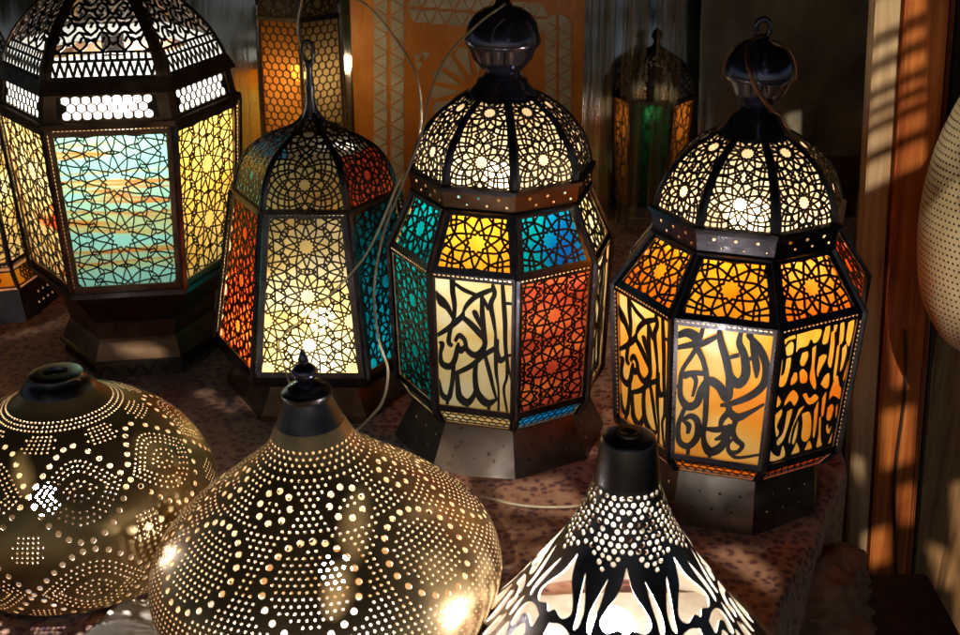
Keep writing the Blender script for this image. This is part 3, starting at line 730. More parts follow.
# ------------------------------------------------------------------ punched shades
class Shade:
    def __init__(s, px, py, prof, tilt, label, mat, inner='inner', bz=.07, bL=120, bx=0, by=0, brad=.018):
        s.root = empty('punched_lampshade', ground(px, py), tilt); tag(s.root, label, 'lampshade', 'punched metal lampshades on the cloth')
        P = spline(prof, 8); S = [0.0]
        for i in range(1, len(P)): S.append(S[-1] + math.hypot(P[i][0] - P[i - 1][0], P[i][1] - P[i - 1][1]) * 1000)
        s.S = np.array(S); s.PR = np.array([p[0] for p in P]); s.PZ = np.array([p[1] for p in P]); s.L = S[-1]
        s.Rref = max(s.PR) * 1000; s.holes = []; s.mat = mat; s.inner = inner; s.occ = {}
        link('light_bulb', lathe('light_bulb', [(brad * sin(q * PI / 10) + 1e-5, bz - brad * cos(q * PI / 10) * 1.15) for q in range(11)], 16), s.root, emis('bulb_glow', (.92, .93, 1.0), bL)).location = (bx, by, 0)
    def R(s, y): return np.interp(y, s.S, s.PR) * 1000
    def fn(s, x, y):
        y = min(max(y, 0), s.L); r = np.interp(y, s.S, s.PR); z = np.interp(y, s.S, s.PZ)
        y2, y1 = min(y + 2, s.L), max(y - 2, 0); dr = np.interp(y2, s.S, s.PR) - np.interp(y1, s.S, s.PR); dz = np.interp(y2, s.S, s.PZ) - np.interp(y1, s.S, s.PZ)
        a = x / s.Rref; nn = Vector((dz * sin(a), -dz * cos(a), -dr)); nn.normalize()
        return Vector((r * sin(a), -r * cos(a), z)), nn
    def free(s, x, y, r):                       # coarse occupancy test in true surface distance
        k = s.R(y) / s.Rref; gx, gy = int(x // 8), int(y // 8)
        span = int(math.ceil(8 / (k * 8))) + 1
        for i in range(-min(span, 6), min(span, 6) + 1):
            for j in (-1, 0, 1):
                for (hx, hy, hr) in s.occ.get((gx + i, gy + j), ()):
                    if math.hypot((hx - x) * k, hy - y) < r + hr + .55: return False
        return True
    def dot(s, th, y, r, n=8):
        th = (th + PI) % (2 * PI) - PI; x = th * s.Rref
        if not (r + 1 < y < s.L - r - 1) or abs(x) > PI * s.Rref - 6 or not s.free(x, y, r): return
        s.occ.setdefault((int(x // 8), int(y // 8)), []).append((x, y, r)); s.holes.append(disc(x, y, r, n, s.Rref / s.R(y)))
    def poly(s, pts):
        m_ = sum(p[0] for p in pts) / len(pts); sh = (m_ + PI) % (2 * PI) - PI - m_
        if abs(m_ + sh) > PI - .15: return
        s.holes.append([((th + sh) * s.Rref, y) for th, y in pts])
    def build(s, th=.9):
        W = PI * s.Rref; g = 6.0; ex = []
        ny = int(s.L / 4); nx = int(2 * W / g)
        for j in range(1, ny):
            y = s.L * j / ny
            for i in range(nx):
                x = -W + 2 * W * (i + (.5 if j % 2 else 0)) / nx
                ex.append((x, y))
        c = nx; out = [(-W + 2 * W * i / c, 0) for i in range(c)] + [(W, s.L * j / ny) for j in range(ny)] + [(W - 2 * W * i / c, s.L) for i in range(c)] + [(-W, s.L - s.L * j / ny) for j in range(ny)]
        V, T = cut2d([out], s.holes, ex)
        me = slab('punched_shell', V, T, th, fn=s.fn, mats=[M[s.mat], M[s.inner]], smooth=True)
        return link('punched_shell', me, s.root)

# B: the big middle shade
rnd = random.Random(11)
B = Shade(334, 626, [(.110, .0), (.126, .018), (.135, .045), (.1355, .062), (.127, .084), (.104, .108), (.077, .130), (.053, .149), (.036, .164), (.0255, .184)], (R_(0), R_(-3), 0),
          'big round punched bronze lampshade with rings of large holes and a small knob', 'bronze', bz=.075, bL=280, by=-.035, bx=.012, brad=.0125)
for q, lab in ((0, 0),):
    pass
ROWS = []
Lb = B.L
for k in range(64):                     # rows near the cap
    for j in range(4): B.dot(2 * PI * (k + .5 * (j % 2)) / 40, Lb - 12 - j * 4.6, 1.1)
nm = 7
meds = []
for k in range(nm):                     # belt of medallions
    meds.append((2 * PI * (k + .05) / nm, Lb * .53, 34.0)); meds.append((2 * PI * (k + .55) / nm, Lb * .13, 34.0))
for k in range(nm): meds.append((2 * PI * (k + .55) / nm, Lb * .775, 12.5))
def geo(S_, th0, y0, th, y): return math.hypot(((th - th0 + PI) % (2 * PI) - PI) * (S_.R(y) + S_.R(y0)) / 2, y - y0)
for th0, y0, r0 in meds:                # big dots on the rings
    c = int(2 * PI * r0 / 9.8)
    for i in range(c):
        q = 2 * PI * i / c; y = y0 + r0 * sin(q)
        if y < 2 or y > Lb - 14: continue
        B.dot(th0 + r0 * cos(q) / ((B.R(y) + B.R(y0)) / 2), y, 2.5, 10)
for row in range(int((Lb - 30) / 4.8)): # small dots everywhere else
    y = 4 + row * 4.8; c = int(2 * PI * B.R(y) / 5.5)
    for i in range(c):
        th = 2 * PI * (i + .5 * (row % 2)) / c
        if any(abs(geo(B, t0, y0, th, y) - r0) < 6.4 for t0, y0, r0 in meds): continue
        B.dot(th, y, 1.12)
B.build()
link('top_cap', lathe('top_cap', [(.0262, .1815), (.0250, .185), (.0200, .196), (.0172, .204), (.0187, .2065), (.0187, .2085), (.016, .210), (.010, .211)], 48, sharp=50), B.root, M['iron'])
link('knob', lathe('knob', [(.013, .2105), (.014, .213), (.010, .215), (.005, .217), (.008, .220), (.010, .224), (.008, .228), (.0035, .231), (.004, .234), (.0018, .239), (.0004, .242)], 32, sharp=60), B.root, M['finial'])
link('rolled_rim', lathe('rolled_rim', [(.1105 + .002 * cos(q), .0005 + .002 * sin(q) + .0015) for q in np.linspace(0, 2 * PI, 9)], 96), B.root, M['bronze'])

# A: left shade
A = Shade(83, 551, [(.094, .0), (.106, .008), (.118, .034), (.121, .06), (.114, .086), (.098, .110), (.074, .130), (.050, .142), (.038, .149), (.030, .158)], (R_(-1), R_(-1), 0),
          'dark brass punched lampshade with looping dotted bands and a flat black cap', 'olive', bz=.075, bL=240, by=-.04, bx=-.01, brad=.0125)
La = A.L
nk = 4
def curve(S_, yf, r, step, a0=0, n=8, a1=2 * PI):
    th = a0
    while th < a1:
        y = yf(th); S_.dot(th, y, r, n); e = .01; dy = (yf(th + e) - y) / e; Rr = S_.R(min(max(y, 0), S_.L))
        th += step / math.hypot(Rr, dy)
amp = La * .19; y1 = La * .60; y2 = La * .21
w1 = lambda th: y1 + amp * cos(nk * th / 1 * .5 * 2) ; w1b = lambda th: y1 - amp * cos(nk * th)
for f in (lambda t: y1 + amp * sin(nk * t), lambda t: y1 - amp * sin(nk * t), lambda t: y2 + amp * .9 * sin(nk * t), lambda t: y2 - amp * .9 * sin(nk * t)):
    curve(A, f, 2.35, 9.6, n=10)
for j in range(3): curve(A, lambda t, j=j: La - 18 - j * 4.2, 1.0, 3.6)
for k in range(nk * 2):
    thc = PI * (k + .5) / nk * 1.0 + 0.0
    for yc in (y1, y2):
        for sc_ in (.76, .64, .52, .30, .18):
            hw_ = PI / nk / 2 * sc_ ; hh_ = amp * sc_ * .95 - 3
            thc = PI * (k + .5) / nk
            if hh_ < 2: continue
            c = int(2 * math.hypot(hw_ * A.R(yc) * 2, hh_ * 2) / 3.4)
            for i in range(c):
                q = 2 * PI * i / c; uu = cos(q) * sc_ / .9; A.dot(thc + uu * PI / nk / 2, yc + (1 if sin(q) >= 0 else -1) * hh_ * abs(cos(cos(q) * PI / 2)), .95)
for k in range(nk * 2):                 # leaf sprays between the loops
    thc = PI * k / nk
    for yc in ((y1 + y2) / 2, La * .82, La * .06):
        for j in range(6):
            for i in range(-2 - (j % 2), 3 + (j % 2)):
                if abs(i) * 3.9 + j * 1.5 < 17: A.dot(thc + (i * 3.9 + j * .4) / A.R(yc), yc + (j - 2.5) * 3.9, 1.0)
A.build()
link('top_cap', lathe('top_cap', [(.0305, .1560), (.0302, .158), (.025, .165), (.0215, .168), (.0215, .1705), (.018, .172), (.010, .172), (.009, .169)], 48, sharp=50), A.root, M['iron'])
link('rolled_rim', lathe('rolled_rim', [(.095 + .003 * cos(q), .003 + .003 * sin(q)) for q in np.linspace(0, 2 * PI, 9)], 96), A.root, M['iron'])

# C: front cone with cut arabesques
C = Shade(617, 674, [(.128, .0), (.121, .014), (.108, .032), (.090, .054), (.073, .078), (.055, .104), (.038, .131), (.0275, .155), (.0222, .172)], (0, R_(0), 0),
          'flaring dark iron lampshade with a dotted neck and large cut scrolls', 'iron', 'inner_pale', bz=.060, bL=125, by=-.030, bx=-.008, brad=.017)
Lc = C.L
for row in range(12):
    y = Lc - 6 - row * 4.6; c = int(2 * PI * C.R(y) / 5.6)
    for i in range(c):
        th = 2 * PI * (i + .5 * (row % 2)) / c + rnd.uniform(-.02, .02)
        if row > 8 and abs(((th * 7 / (2 * PI)) % 1) - .5) > .5 - (row - 8) * .13: continue
        C.dot(th, y + rnd.uniform(-.6, .6), rnd.choice((1.55, 1.85, 1.9)), 9)
nc = 7; yt = Lc - 65
def leafpoly(thc, pts):
    out = []
    P = spline([(p[0], p[1]) for p in pts] + [pts[0]], 4)[:-1]
    for x, y in P:
        yy = yt - y; out.append((thc + x * 2 * PI / nc, yy))
    C.poly(out)
for k in range(nc):
    t0 = 2 * PI * (k) / nc - .06
    leafpoly(t0, [(0, -12), (.10, 4), (.25, 17), (.31, 27), (.22, 33), (.08, 30), (0, 34), (-.08, 30), (-.22, 33), (-.31, 27), (-.25, 17), (-.10, 4)])
    for sg in (1, -1):
        leafpoly(t0, [(sg * .30, -3), (sg * .40, 10), (sg * .46, 22), (sg * .45, 33), (sg * .40, 36), (sg * .385, 26), (sg * .34, 12)])
        leafpoly(t0, [(sg * .09, 40), (sg * .22, 37), (sg * .36, 40), (sg * .42, 50), (sg * .38, 62), (sg * .31, 58), (sg * .33, 50), (sg * .25, 46), (sg * .10, 50)])
        leafpoly(t0, [(sg * .13, 57), (sg * .22, 52), (sg * .28, 62), (sg * .30, 76), (sg * .24, 86), (sg * .19, 74)])
        leafpoly(t0, [(sg * .35, 70), (sg * .44, 62), (sg * .465, 78), (sg * .42, 92), (sg * .36, 86)])
    leafpoly(t0, [(0, 58), (.07, 66), (.12, 80), (.06, 92), (0, 88), (-.06, 92), (-.12, 80), (-.07, 66)])
    leafpoly(t0, [(.5, 40), (.535, 50), (.5, 60), (.465, 50)])
C.build(1.6)
link('top_cap', lathe('top_cap', [(.0235, .1705), (.0232, .173), (.0197, .199), (.0185, .2025), (.015, .204), (.0085, .204), (.008, .201)], 48, sharp=50), C.root, M['iron'])
link('top_hole_ring', lathe('top_hole_ring', [(.0082, .2042), (.0078, .2058), (.006, .2062), (.004, .2048), (.0015, .2045)], 32), C.root, M['pewter'])

# ------------------------------------------------------------------ cloth, table, wall
def cloth_mat():
    m, nt, out = newmat('spotted_cloth'); v = coords(nt); L = nt.links.new
    wob = tex(nt, v, 60, 3); 
    ad = N(nt, 'ShaderNodeVectorMath', operation='MULTIPLY_ADD'); 
    nz = N(nt, 'ShaderNodeTexNoise'); nz.inputs['Scale'].default_value = 55; L(v, nz.inputs['Vector'])
    L(nz.outputs['Color'], ad.inputs[0]); ad.inputs[1].default_value = (.012, .012, 0); L(v, ad.inputs[2])
    vo = N(nt, 'ShaderNodeTexVoronoi'); vo.inputs['Scale'].default_value = 125; vo.inputs['Randomness'].default_value = 1; L(ad.outputs[0], vo.inputs['Vector'])
    n2 = tex(nt, v, 22, 2)
    mth = N(nt, 'ShaderNodeMath', operation='SUBTRACT'); L(vo.outputs['Distance'], mth.inputs[0])
    m2 = N(nt, 'ShaderNodeMath', operation='MULTIPLY'); L(n2, m2.inputs[0]); m2.inputs[1].default_value = .55; L(m2.outputs[0], mth.inputs[1])
    c = ramp(nt, mth.outputs[0], [(.0, (.09, .014, .010)), (.11, (.19, .035, .02)), (.15, (.32, .125, .06)), (.6, (.43, .22, .115))])
    p = N(nt, 'ShaderNodeBsdfPrincipled'); p.inputs['Roughness'].default_value = .75; p.inputs['Sheen Weight'].default_value = .3
    L(c, p.inputs['Base Color']); wv = N(nt, 'ShaderNodeTexNoise'); wv.inputs['Scale'].default_value = 900; L(v, wv.inputs['Vector'])
    L(bump(nt, wv.outputs['Fac'], .4, .0006), p.inputs['Normal']); L(p.outputs[0], out.inputs['Surface']); return m
eA, eB = ground(835, 492), ground(782, 605)
def edge_x(y): return eA.x + (eB.x - eA.x) * (y - eA.y) / (eB.y - eA.y)
vs, fs = [], []; nx, ny = 220, 190
for j in range(ny + 1):
    y = .35 + (2.0 - .35) * j / ny; xe = min(edge_x(y), .362) if y < 1.45 else .362 + (y - 1.45) * .6
    for i in range(nx + 1):
        u = i / nx; x = -1.1 + (xe + 1.1) * min(u / .93, 1.0); z = 0
        if u > .93: d = (u - .93) / .07; x = xe + .006 * sin(d * PI / 2); z = -d * .35
        w = .005 * noise.noise(Vector((x * 7, y * 7, 1))) + .0024 * noise.noise(Vector((x * 24, y * 15, 5)))
        w += .003 * max(0, noise.noise(Vector((x * 9 + y * 4, y * 3, 9))))
        vs.append((x + (w * 3 if u > .93 else 0), y, z + w - .0035))
for j in range(ny):
    for i in range(nx):
        b = j * (nx + 1) + i; fs.append((b, b + 1, b + nx + 2, b + nx + 1))
tag(link('tablecloth', mesh_from('tablecloth', vs, fs, True), None, cloth_mat()), 'pinkish cloth with dark red-brown spots spread under the lanterns and shades', 'cloth')

m_c, nt_, out_ = newmat('cream_linen'); p_ = N(nt_, 'ShaderNodeBsdfPrincipled'); p_.inputs['Roughness'].default_value = .8
nt_.links.new(ramp(nt_, tex(nt_, coords(nt_), 40, 5), [(.3, (.46, .36, .24)), (.5, (.66, .55, .40)), (.7, (.72, .62, .47))]), p_.inputs['Base Color'])
wv_ = N(nt_, 'ShaderNodeTexNoise'); wv_.inputs['Scale'].default_value = 1100; nt_.links.new(bump(nt_, wv_.outputs['Fac'], .5, .0006), p_.inputs['Normal']); nt_.links.new(p_.outputs[0], out_.inputs['Surface'])
vs, fs = [], []; nx2, ny2 = 110, 60
q0, q1, q2, q3 = ground(60, 660), ground(790, 660), ground(735, 596), ground(120, 604)
for j in range(ny2 + 1):
    for i in range(nx2 + 1):
        u, v = i / nx2, j / ny2; p = (q0 * (1 - u) + q1 * u) * (1 - v) + (q3 * (1 - u) + q2 * u) * v
        e_ = .006 * noise.noise(Vector((u * 9, v * 5, 3)))
        vs.append((p.x, p.y + e_, .0045 + .0025 * noise.noise(Vector((p.x * 14, p.y * 14, 2)))))
for j in range(ny2):
    for i in range(nx2): b = j * (nx2 + 1) + i; fs.append((b, b + 1, b + nx2 + 2, b + nx2 + 1))
lc = link('linen_cloth', mesh_from('linen_cloth', vs, fs, True), None, m_c); tag(lc, 'plain cream cloth lying under the front shades', 'cloth')
sm = lc.modifiers.new('s', 'SOLIDIFY'); sm.thickness = .001

def wood(name, c1, c2, scale=(30, 30, 1.6), rough=.5, c0=None, bmp=.5):
    m, nt, out = newmat(name); v = rnd_offset(nt, coords(nt, scale)); n1 = tex(nt, v, 3, 8, .6, .8); n2 = tex(nt, coords(nt), 9, 4)
    p = N(nt, 'ShaderNodeBsdfPrincipled'); p.inputs['Roughness'].default_value = rough; L = nt.links.new
    mx = N(nt, 'ShaderNodeMath', operation='MULTIPLY_ADD'); L(n1, mx.inputs[0]); mx.inputs[1].default_value = .75; 
    ml = N(nt, 'ShaderNodeMath', operation='MULTIPLY'); L(n2, ml.inputs[0]); ml.inputs[1].default_value = .25; L(ml.outputs[0], mx.inputs[2])
    L(ramp(nt, mx.outputs[0], [(.3, c0 or c1), (.42, c1), (.62, c2)]), p.inputs['Base Color'])
    L(bump(nt, n1, bmp, .0015), p.inputs['Normal']); L(p.outputs[0], out.inputs['Surface']); return m
M['board'] = wood('orange_brown_wood', (.36, .08, .015), (.66, .21, .04), c0=(.12, .03, .01))
M['paint'] = wood('worn_cream_paint', (.50, .30, .14), (.68, .48, .27), rough=.6, c0=(.28, .13, .05), bmp=.3)
M['dark_wood'] = wood('dark_wood', (.03, .018, .012), (.08, .045, .028), c0=(.012, .008, .006))
M['door_wood'] = wood('door_wood', (.24, .12, .045), (.45, .25, .10), (40, 40, 3), c0=(.06, .03, .015))
M['floor'] = wood('floor_dirt', (.035, .028, .022), (.07, .05, .035), (6, 6, 6), .8)

def glassy(name, c1, c2, rough, scale=5, spec=.5):
    m, nt, out = newmat(name); v = coords(nt); n1 = tex(nt, v, scale, 8, .62, .8); n2 = tex(nt, coords(nt, (9, 1, .8)), 6, 6, .6, .5)
    p = N(nt, 'ShaderNodeBsdfPrincipled'); L = nt.links.new; p.inputs['Specular IOR Level'].default_value = spec; p.inputs['IOR'].default_value = 1.5 + .7 * (spec >= 1)
    L(ramp(nt, n1, [(.38, c1), (.66, c2)]), p.inputs['Base Color'])
    mr = N(nt, 'ShaderNodeMapRange'); mr.inputs['From Min'].default_value = .35; mr.inputs['From Max'].default_value = .7
    mr.inputs['To Min'].default_value = rough[0]; mr.inputs['To Max'].default_value = rough[1]; L(n2, mr.inputs['Value']); L(mr.outputs[0], p.inputs['Roughness'])
    L(bump(nt, n2, .15, .002), p.inputs['Normal']); L(p.outputs[0], out.inputs['Surface']); return m
M['backglass'] = glassy('dark_green_window', (.02, .03, .02), (.10, .13, .08), (.03, .16), 5, 1.0)
M['dusty'] = glassy('dusty_window', (.10, .085, .055), (.46, .40, .28), (.04, .22), 4, 1.0)
M['panel'] = glassy('orange_lacquer', (.48, .15, .02), (.76, .30, .05), (.2, .45), 7, .6)
M['inlay'] = glassy('grey_shell_inlay', (.45, .44, .34), (.65, .62, .48), (.3, .5), 30, .5)
M['low'] = glassy('dark_brown_panel', (.05, .022, .010), (.14, .06, .025), (.15, .4), 6, .7)

def slabbox(name, p0, p1, mat, th=.02, parent=None, bev=.0015):
    """upright board: p0 lower left, p1 upper right at the same Y"""
    me = boxmesh(name, abs(p1.x - p0.x), th, abs(p1.z - p0.z), bev)
    o = link(name, me, parent, mat); o.location = ((p0.x + p1.x) / 2, p0.y + th / 2, (p0.z + p1.z) / 2); return o
YW = 2.02
tag(link('wall', boxmesh('wall', 3.4, .05, 1.5), None, M['dark_wood']), 'dark wall behind the display', 'wall', None, 'structure').location = (.2, YW + .24, .3)
tag(link('floor', boxmesh('floor', 4.0, 4.0, .02), None, M['floor']), None, None, None, 'structure').location = (0, 1.2, -.42)
wp = slabbox('window_pane', Vector((-1.2, YW, -.05)), Vector((at(350, 0, YW).x, YW, .62)), M['backglass'], .008); wp.rotation_euler = (R_(-11), 0, 0); tag(wp, 'dark green murky window glass behind the left lanterns', 'window')
wp = slabbox('window_pane', Vector((at(583, 0, YW).x, YW, -.05)), Vector((at(712, 0, YW).x, YW, .62)), M['backglass'], .008); wp.rotation_euler = (R_(-11), 0, 0); tag(wp, 'dark window glass behind the hanging clear plastic strips', 'window')
z_ = zrow(1.9, 146)
wp = slabbox('window_pane', Vector((at(700, 100, 1.9).x, 1.95, z_ - .02)), Vector((at(886, 0, 1.9).x, 1.95, .64)), M['dusty'], .008); wp.rotation_euler = (R_(-13), 0, 0); tag(wp, 'dusty brownish window glass behind the amber lantern', 'window')
wp = slabbox('lower_panel', Vector((at(690, 200, 1.89).x, 1.89, -.1)), Vector((at(900, 146, 1.89).x, 1.89, z_ - .002)), M['low'], .012); tag(wp, 'dark reddish brown panel under the dusty window pane', 'panel')
# inlaid orange screen
YP = 1.86
scr = empty('inlaid_screen', (at(466, 100, YP).x, YP, 0)); tag(scr, 'orange-brown screen with pale triangle borders and a sunburst, behind the middle lantern', 'screen')
x0, x1 = at(352, 60, YP).x - scr.location.x, at(584, 60, YP).x - scr.location.x
b = link('board', boxmesh('board', x1 - x0, .012, .62, .001), scr, M['panel']); b.location = ((x0 + x1) / 2, .006, .31)
def inl(px, py): p = at(px, py, YP); return ((p.x - scr.location.x) * 1000, p.z * 1000)
polys = []
def tri_col(xa, xb, ya, yb, step, flip=0):
    y = ya; i = flip
    while y < yb:
        m_ = 1.5
        if i % 2: polys.append([inl(xa, y + m_), inl(xb, y + step), inl(xa, y + 2 * step - m_)])
        else: polys.append([inl(xb, y + m_), inl(xb, y + 2 * step - m_), inl(xa, y + step)])
        y += step; i += 1
tri_col(374, 387, -20, 300, 9); tri_col(391, 404, -20, 300, 9, 1)
tri_col(545, 556, 12, 260, 8); tri_col(559, 571, 12, 260, 8, 1)
def tri_row(ya, yb, xa, xb, step, sl, flip=0):
    x = xa; i = flip
    while x < xb:
        o = (x - xa) * sl
        if i % 2: polys.append([inl(x + 1.5, ya + o), inl(x + step, yb + o), inl(x + 2 * step - 1.5, ya + o)])
        else: polys.append([inl(x + 1.5, yb + o), inl(x + 2 * step - 1.5, yb + o), inl(x + step, ya + o)])
        x += step; i += 1
tri_row(-6, 6, 406, 540, 8, .08); tri_row(9, 22, 406, 540, 8, .08, 1)
for px, py in ((418, 58), (426, 56), (419, 66)): polys.append([inl(px - 4, py - 4), inl(px + 4, py - 4), inl(px, py + 4)])
for i in range(16):
    q = 2 * PI * i / 16; cx, cy = 478, 92; r1_, r2_ = 17, 44
    polys.append([inl(cx + r1_ * cos(q), cy + r1_ * sin(q)), inl(cx + r2_ * cos(q - .15), cy + r2_ * sin(q - .15)), inl(cx + (r2_ + 5) * cos(q), cy + (r2_ + 5) * sin(q)), inl(cx + r2_ * cos(q + .15), cy + r2_ * sin(q + .15))])
V, T = cut2d([p if area(p) > 0 else p[::-1] for p in polys], [])
link('inlay', slab('inlay', V, T, 1.5), scr, M['inlay'], Matrix.Translation((0, -.0015, 0)) @ Matrix.Rotation(PI / 2, 4, 'X'))

# clear plastic strips
def plastic(name, rough=.12, t=.72, col=(.95, .93, .9), bc=(.5, .46, .38, 1)):
    m, nt, out = newmat(name); v = coords(nt, (60, 60, 2)); n1 = tex(nt, v, 3, 5, .6, 1)
    tp = N(nt, 'ShaderNodeBsdfTransparent'); tp.inputs['Color'].default_value = (*col, 1)
    p = N(nt, 'ShaderNodeBsdfPrincipled'); p.inputs['Base Color'].default_value = bc; p.inputs['Roughness'].default_value = rough; p.inputs['Specular IOR Level'].default_value = 1
    mx = N(nt, 'ShaderNodeMixShader'); L = nt.links.new
    lw = N(nt, 'ShaderNodeLayerWeight'); lw.inputs['Blend'].default_value = .4
    mr = N(nt, 'ShaderNodeMapRange'); L(lw.outputs['Facing'], mr.inputs['Value']); mr.inputs['To Min'].default_value = 1 - t; mr.inputs['To Max'].default_value = .95
    L(mr.outputs[0], mx.inputs[0]); L(tp.outputs[0], mx.inputs[1]); L(p.outputs[0], mx.inputs[2]); L(bump(nt, n1, .5, .002), p.inputs['Normal'])
    L(mx.outputs[0], out.inputs['Surface']); return m
M['plastic'] = plastic('clear_plastic', .2, .93, bc=(.42, .34, .20, 1))
M['cord'] = plastic('clear_cord_sleeve', .18, .45, bc=(.75, .62, .42, 1))
for i, (px, w) in enumerate(((592, 7), (607, 9), (626, 6), (637, 10), (661, 9), (675, 7))):
    Y = 1.80 + .012 * (i % 3); vs, fs = [], []; c0 = at(px, 80, Y).x; ww = w * 1.35e-3; n_ = 50; k_ = 10
    for j in range(n_ + 1):
        z = .005 + .60 * j / n_
        for q in range(k_ + 1):
            u = q / k_ - .5; vs.append((c0 + u * ww * (1.6 + .25 * noise.noise(Vector((i, z * 9, 0)))) + .003 * noise.noise(Vector((i * 3, z * 6, 2))), Y + .0035 * cos(u * 9 + noise.noise(Vector((i, z * 12, 4))) * 3), z))
    for j in range(n_):
        for q in range(k_): b_ = j * (k_ + 1) + q; fs.append((b_, b_ + 1, b_ + k_ + 2, b_ + k_ + 1))
    o = link('plastic_strip', mesh_from('plastic_strip', vs, fs, True), None, M['plastic'])
    sm = o.modifiers.new('s', 'SOLIDIFY'); sm.thickness = .0006
    tag(o, 'clear plastic strip hanging between the middle and the amber lantern', 'plastic strip', 'clear plastic strips hanging in the dark')

# ------------------------------------------------------------------ right hand post, door, woven shade, bundle
YQ = 1.33
post = empty('wooden_post', at(880, 330, YQ) , (0, R_(-3.6), 0)); tag(post, 'weathered wooden post with a cream painted edge and orange brown face', 'post')
def pbox(name, x, y, w, d, mat, z0=-.75, z1=.6, rot=0, bev=.002):
    o = link(name, boxmesh(name, w, d, z1 - z0, bev), post, mat); o.location = (x, y, (z0 + z1) / 2); o.rotation_euler = (0, 0, rot); return o
pbox('painted_edge', -.016, .0, .024, .05, M['paint'], rot=R_(-8))
pbox('board', .0185, -.004, .044, .05, M['board'])
pbox('moulding', .043, .006, .0035, .05, M['dark_wood'])
pbox('moulding', .0465, .004, .004, .05, M['board'])
pbox('moulding', .055, .014, .006, .05, M['dark_wood'])
dr = slabbox('wooden_door', Vector((at(925, 500, 1.31).x, 1.36, -.7)), Vector((at(925, 500, 1.31).x + .5, 1.36, .62)), M['door_wood'], .03, bev=.004); tag(dr, 'rough brown wooden door beyond the post at the right edge', 'door')
gp = slabbox('side_board', Vector((at(838, 400, 1.5).x, 1.5, -.45)), Vector((at(875, 400, 1.5).x, 1.5, zrow(1.5, 160))), M['dark_wood'], .02); tag(gp, 'dark narrow upright board between the amber lantern and the post', 'board')
# split with a dark cord running down the post
pts = [at(905 - 14 * t + 3 * sin(9 * t), 330 + 290 * t, 1.297 ) for t in np.linspace(0, 1, 40)]
o = link('rope', tube('rope', pts, lambda t: .0016 + .0009 * abs(noise.noise(Vector((t * 20, 0, 0)))), 8), None, M['dark_wood']); tag(o, 'thin dark frayed rope running down the wooden post', 'rope')
# woven globe
g0 = at(1016, 205, 1.16)
W_ = Shade(1008, 600, [(.010, -.150), (.045, -.140), (.072, -.100), (.083, -.045), (.084, .0), (.078, .05), (.062, .10), (.040, .145), (.022, .17)], (0, 0, 0), 'cream perforated hanging lampshade cut off by the right edge', 'inner', bz=-.3, bL=0)
for ch in list(W_.root.children): bpy.data.objects.remove(ch)
W_.root.name = 'hanging_lampshade'; W_.root.location = g0; del W_.root['group']
m_w, nt_, out_ = newmat('cream_fabric'); p_ = N(nt_, 'ShaderNodeBsdfPrincipled'); p_.inputs['Roughness'].default_value = .7
nt_.links.new(ramp(nt_, tex(nt_, coords(nt_), 18, 5), [(.35, (.52, .42, .22)), (.65, (.70, .58, .33))]), p_.inputs['Base Color']); nt_.links.new(p_.outputs[0], out_.inputs['Surface'])
M['fabric'] = m_w; W_.mat = 'fabric'; W_.inner = 'dark_wood'
for row in range(int(W_.L / 6.2)):
    y = 3 + row * 6.2; c = max(6, int(2 * PI * W_.R(y) / 5.2))
    for i in range(c): W_.dot(2 * PI * (i + .5 * (row % 2)) / c, y, 1.25, 6)
W_.build(.8)
cd = link('hanging_cord', tube('hanging_cord', [(0, 0, .17), (0, 0, .8)], .0022), W_.root, M['black'])
# crumpled sack at the foot of the table
sk0 = at(800, 600, 1.02)
bm = bmesh.new(); bmesh.ops.create_icosphere(bm, subdivisions=5, radius=1)
for v in bm.verts:
    d = v.co.normalized(); k = 1 + .35 * noise.noise(d * 1.6) + .22 * abs(noise.noise(d * 4.2)) - .12 * abs(noise.noise(d * 9)); v.co = Vector((d.x * .075 * k, d.y * .07 * k, d.z * .055 * k))
me = bpy.data.meshes.new('paper_bundle'); bm.to_mesh(me); bm.free(); me.shade_smooth()
M['paper'] = wood('crumpled_brown_paper', (.16, .07, .035), (.34, .17, .09), (8, 8, 8), .6, c0=(.05, .02, .012))
o = link('paper_bundle', me, None, M['paper']); o.location = sk0; tag(o, 'crumpled brown paper bundle in the shadow under the amber lantern', 'bundle')
cr = slabbox('wooden_crate', Vector((sk0.x - .12, sk0.y - .05, -.41)), Vector((sk0.x + .16, sk0.y - .05, sk0.z - .045)), M['dark_wood'], .22); tag(cr, 'dark wooden crate holding up the crumpled paper bundle', 'crate')
cr.location.y = sk0.y

# ------------------------------------------------------------------ cords
def cord(pts, r, label, flat=.6, mat='cord', sub=10):
    P = [Vector(p) for p in spline([tuple(at(*p)) for p in pts], sub)]
    o = link('power_cord', tube('power_cord', P, r, 8, flat), None, M[mat]); tag(o, label, 'cord'); return o
cord([(505, 4, 1.17), (478, 24, 1.15), (446, 58, 1.12), (430, 95, 1.10), (421, 135, 1.08), (405, 178, 1.07), (384, 232, 1.05), (374, 290, 1.04), (379, 340, 1.02), (388, 370, 1.02), (383, 400, 1.03), (370, 418, 1.03), (350, 436, 1.02)], .0014,
     'clear twisted cord falling from the top of the middle lantern past its left side')
cord([(400, 178, 1.10), (376, 236, 1.12), (356, 268, 1.13), (318, 306, 1.13), (285, 334, 1.13), (279, 345, 1.12), (284, 365, 1.09), (292, 392, 1.05)], .0016, 'clear cord slanting across the cream front of the onion-domed lantern')
cord([(345, -8, 1.30), (372, 10, 1.29), (398, 42, 1.28), (415, 72, 1.26), (421, 105, 1.24), (420, 140, 1.22)], .0017, 'thin bluish clear cord curving down behind the middle lantern')
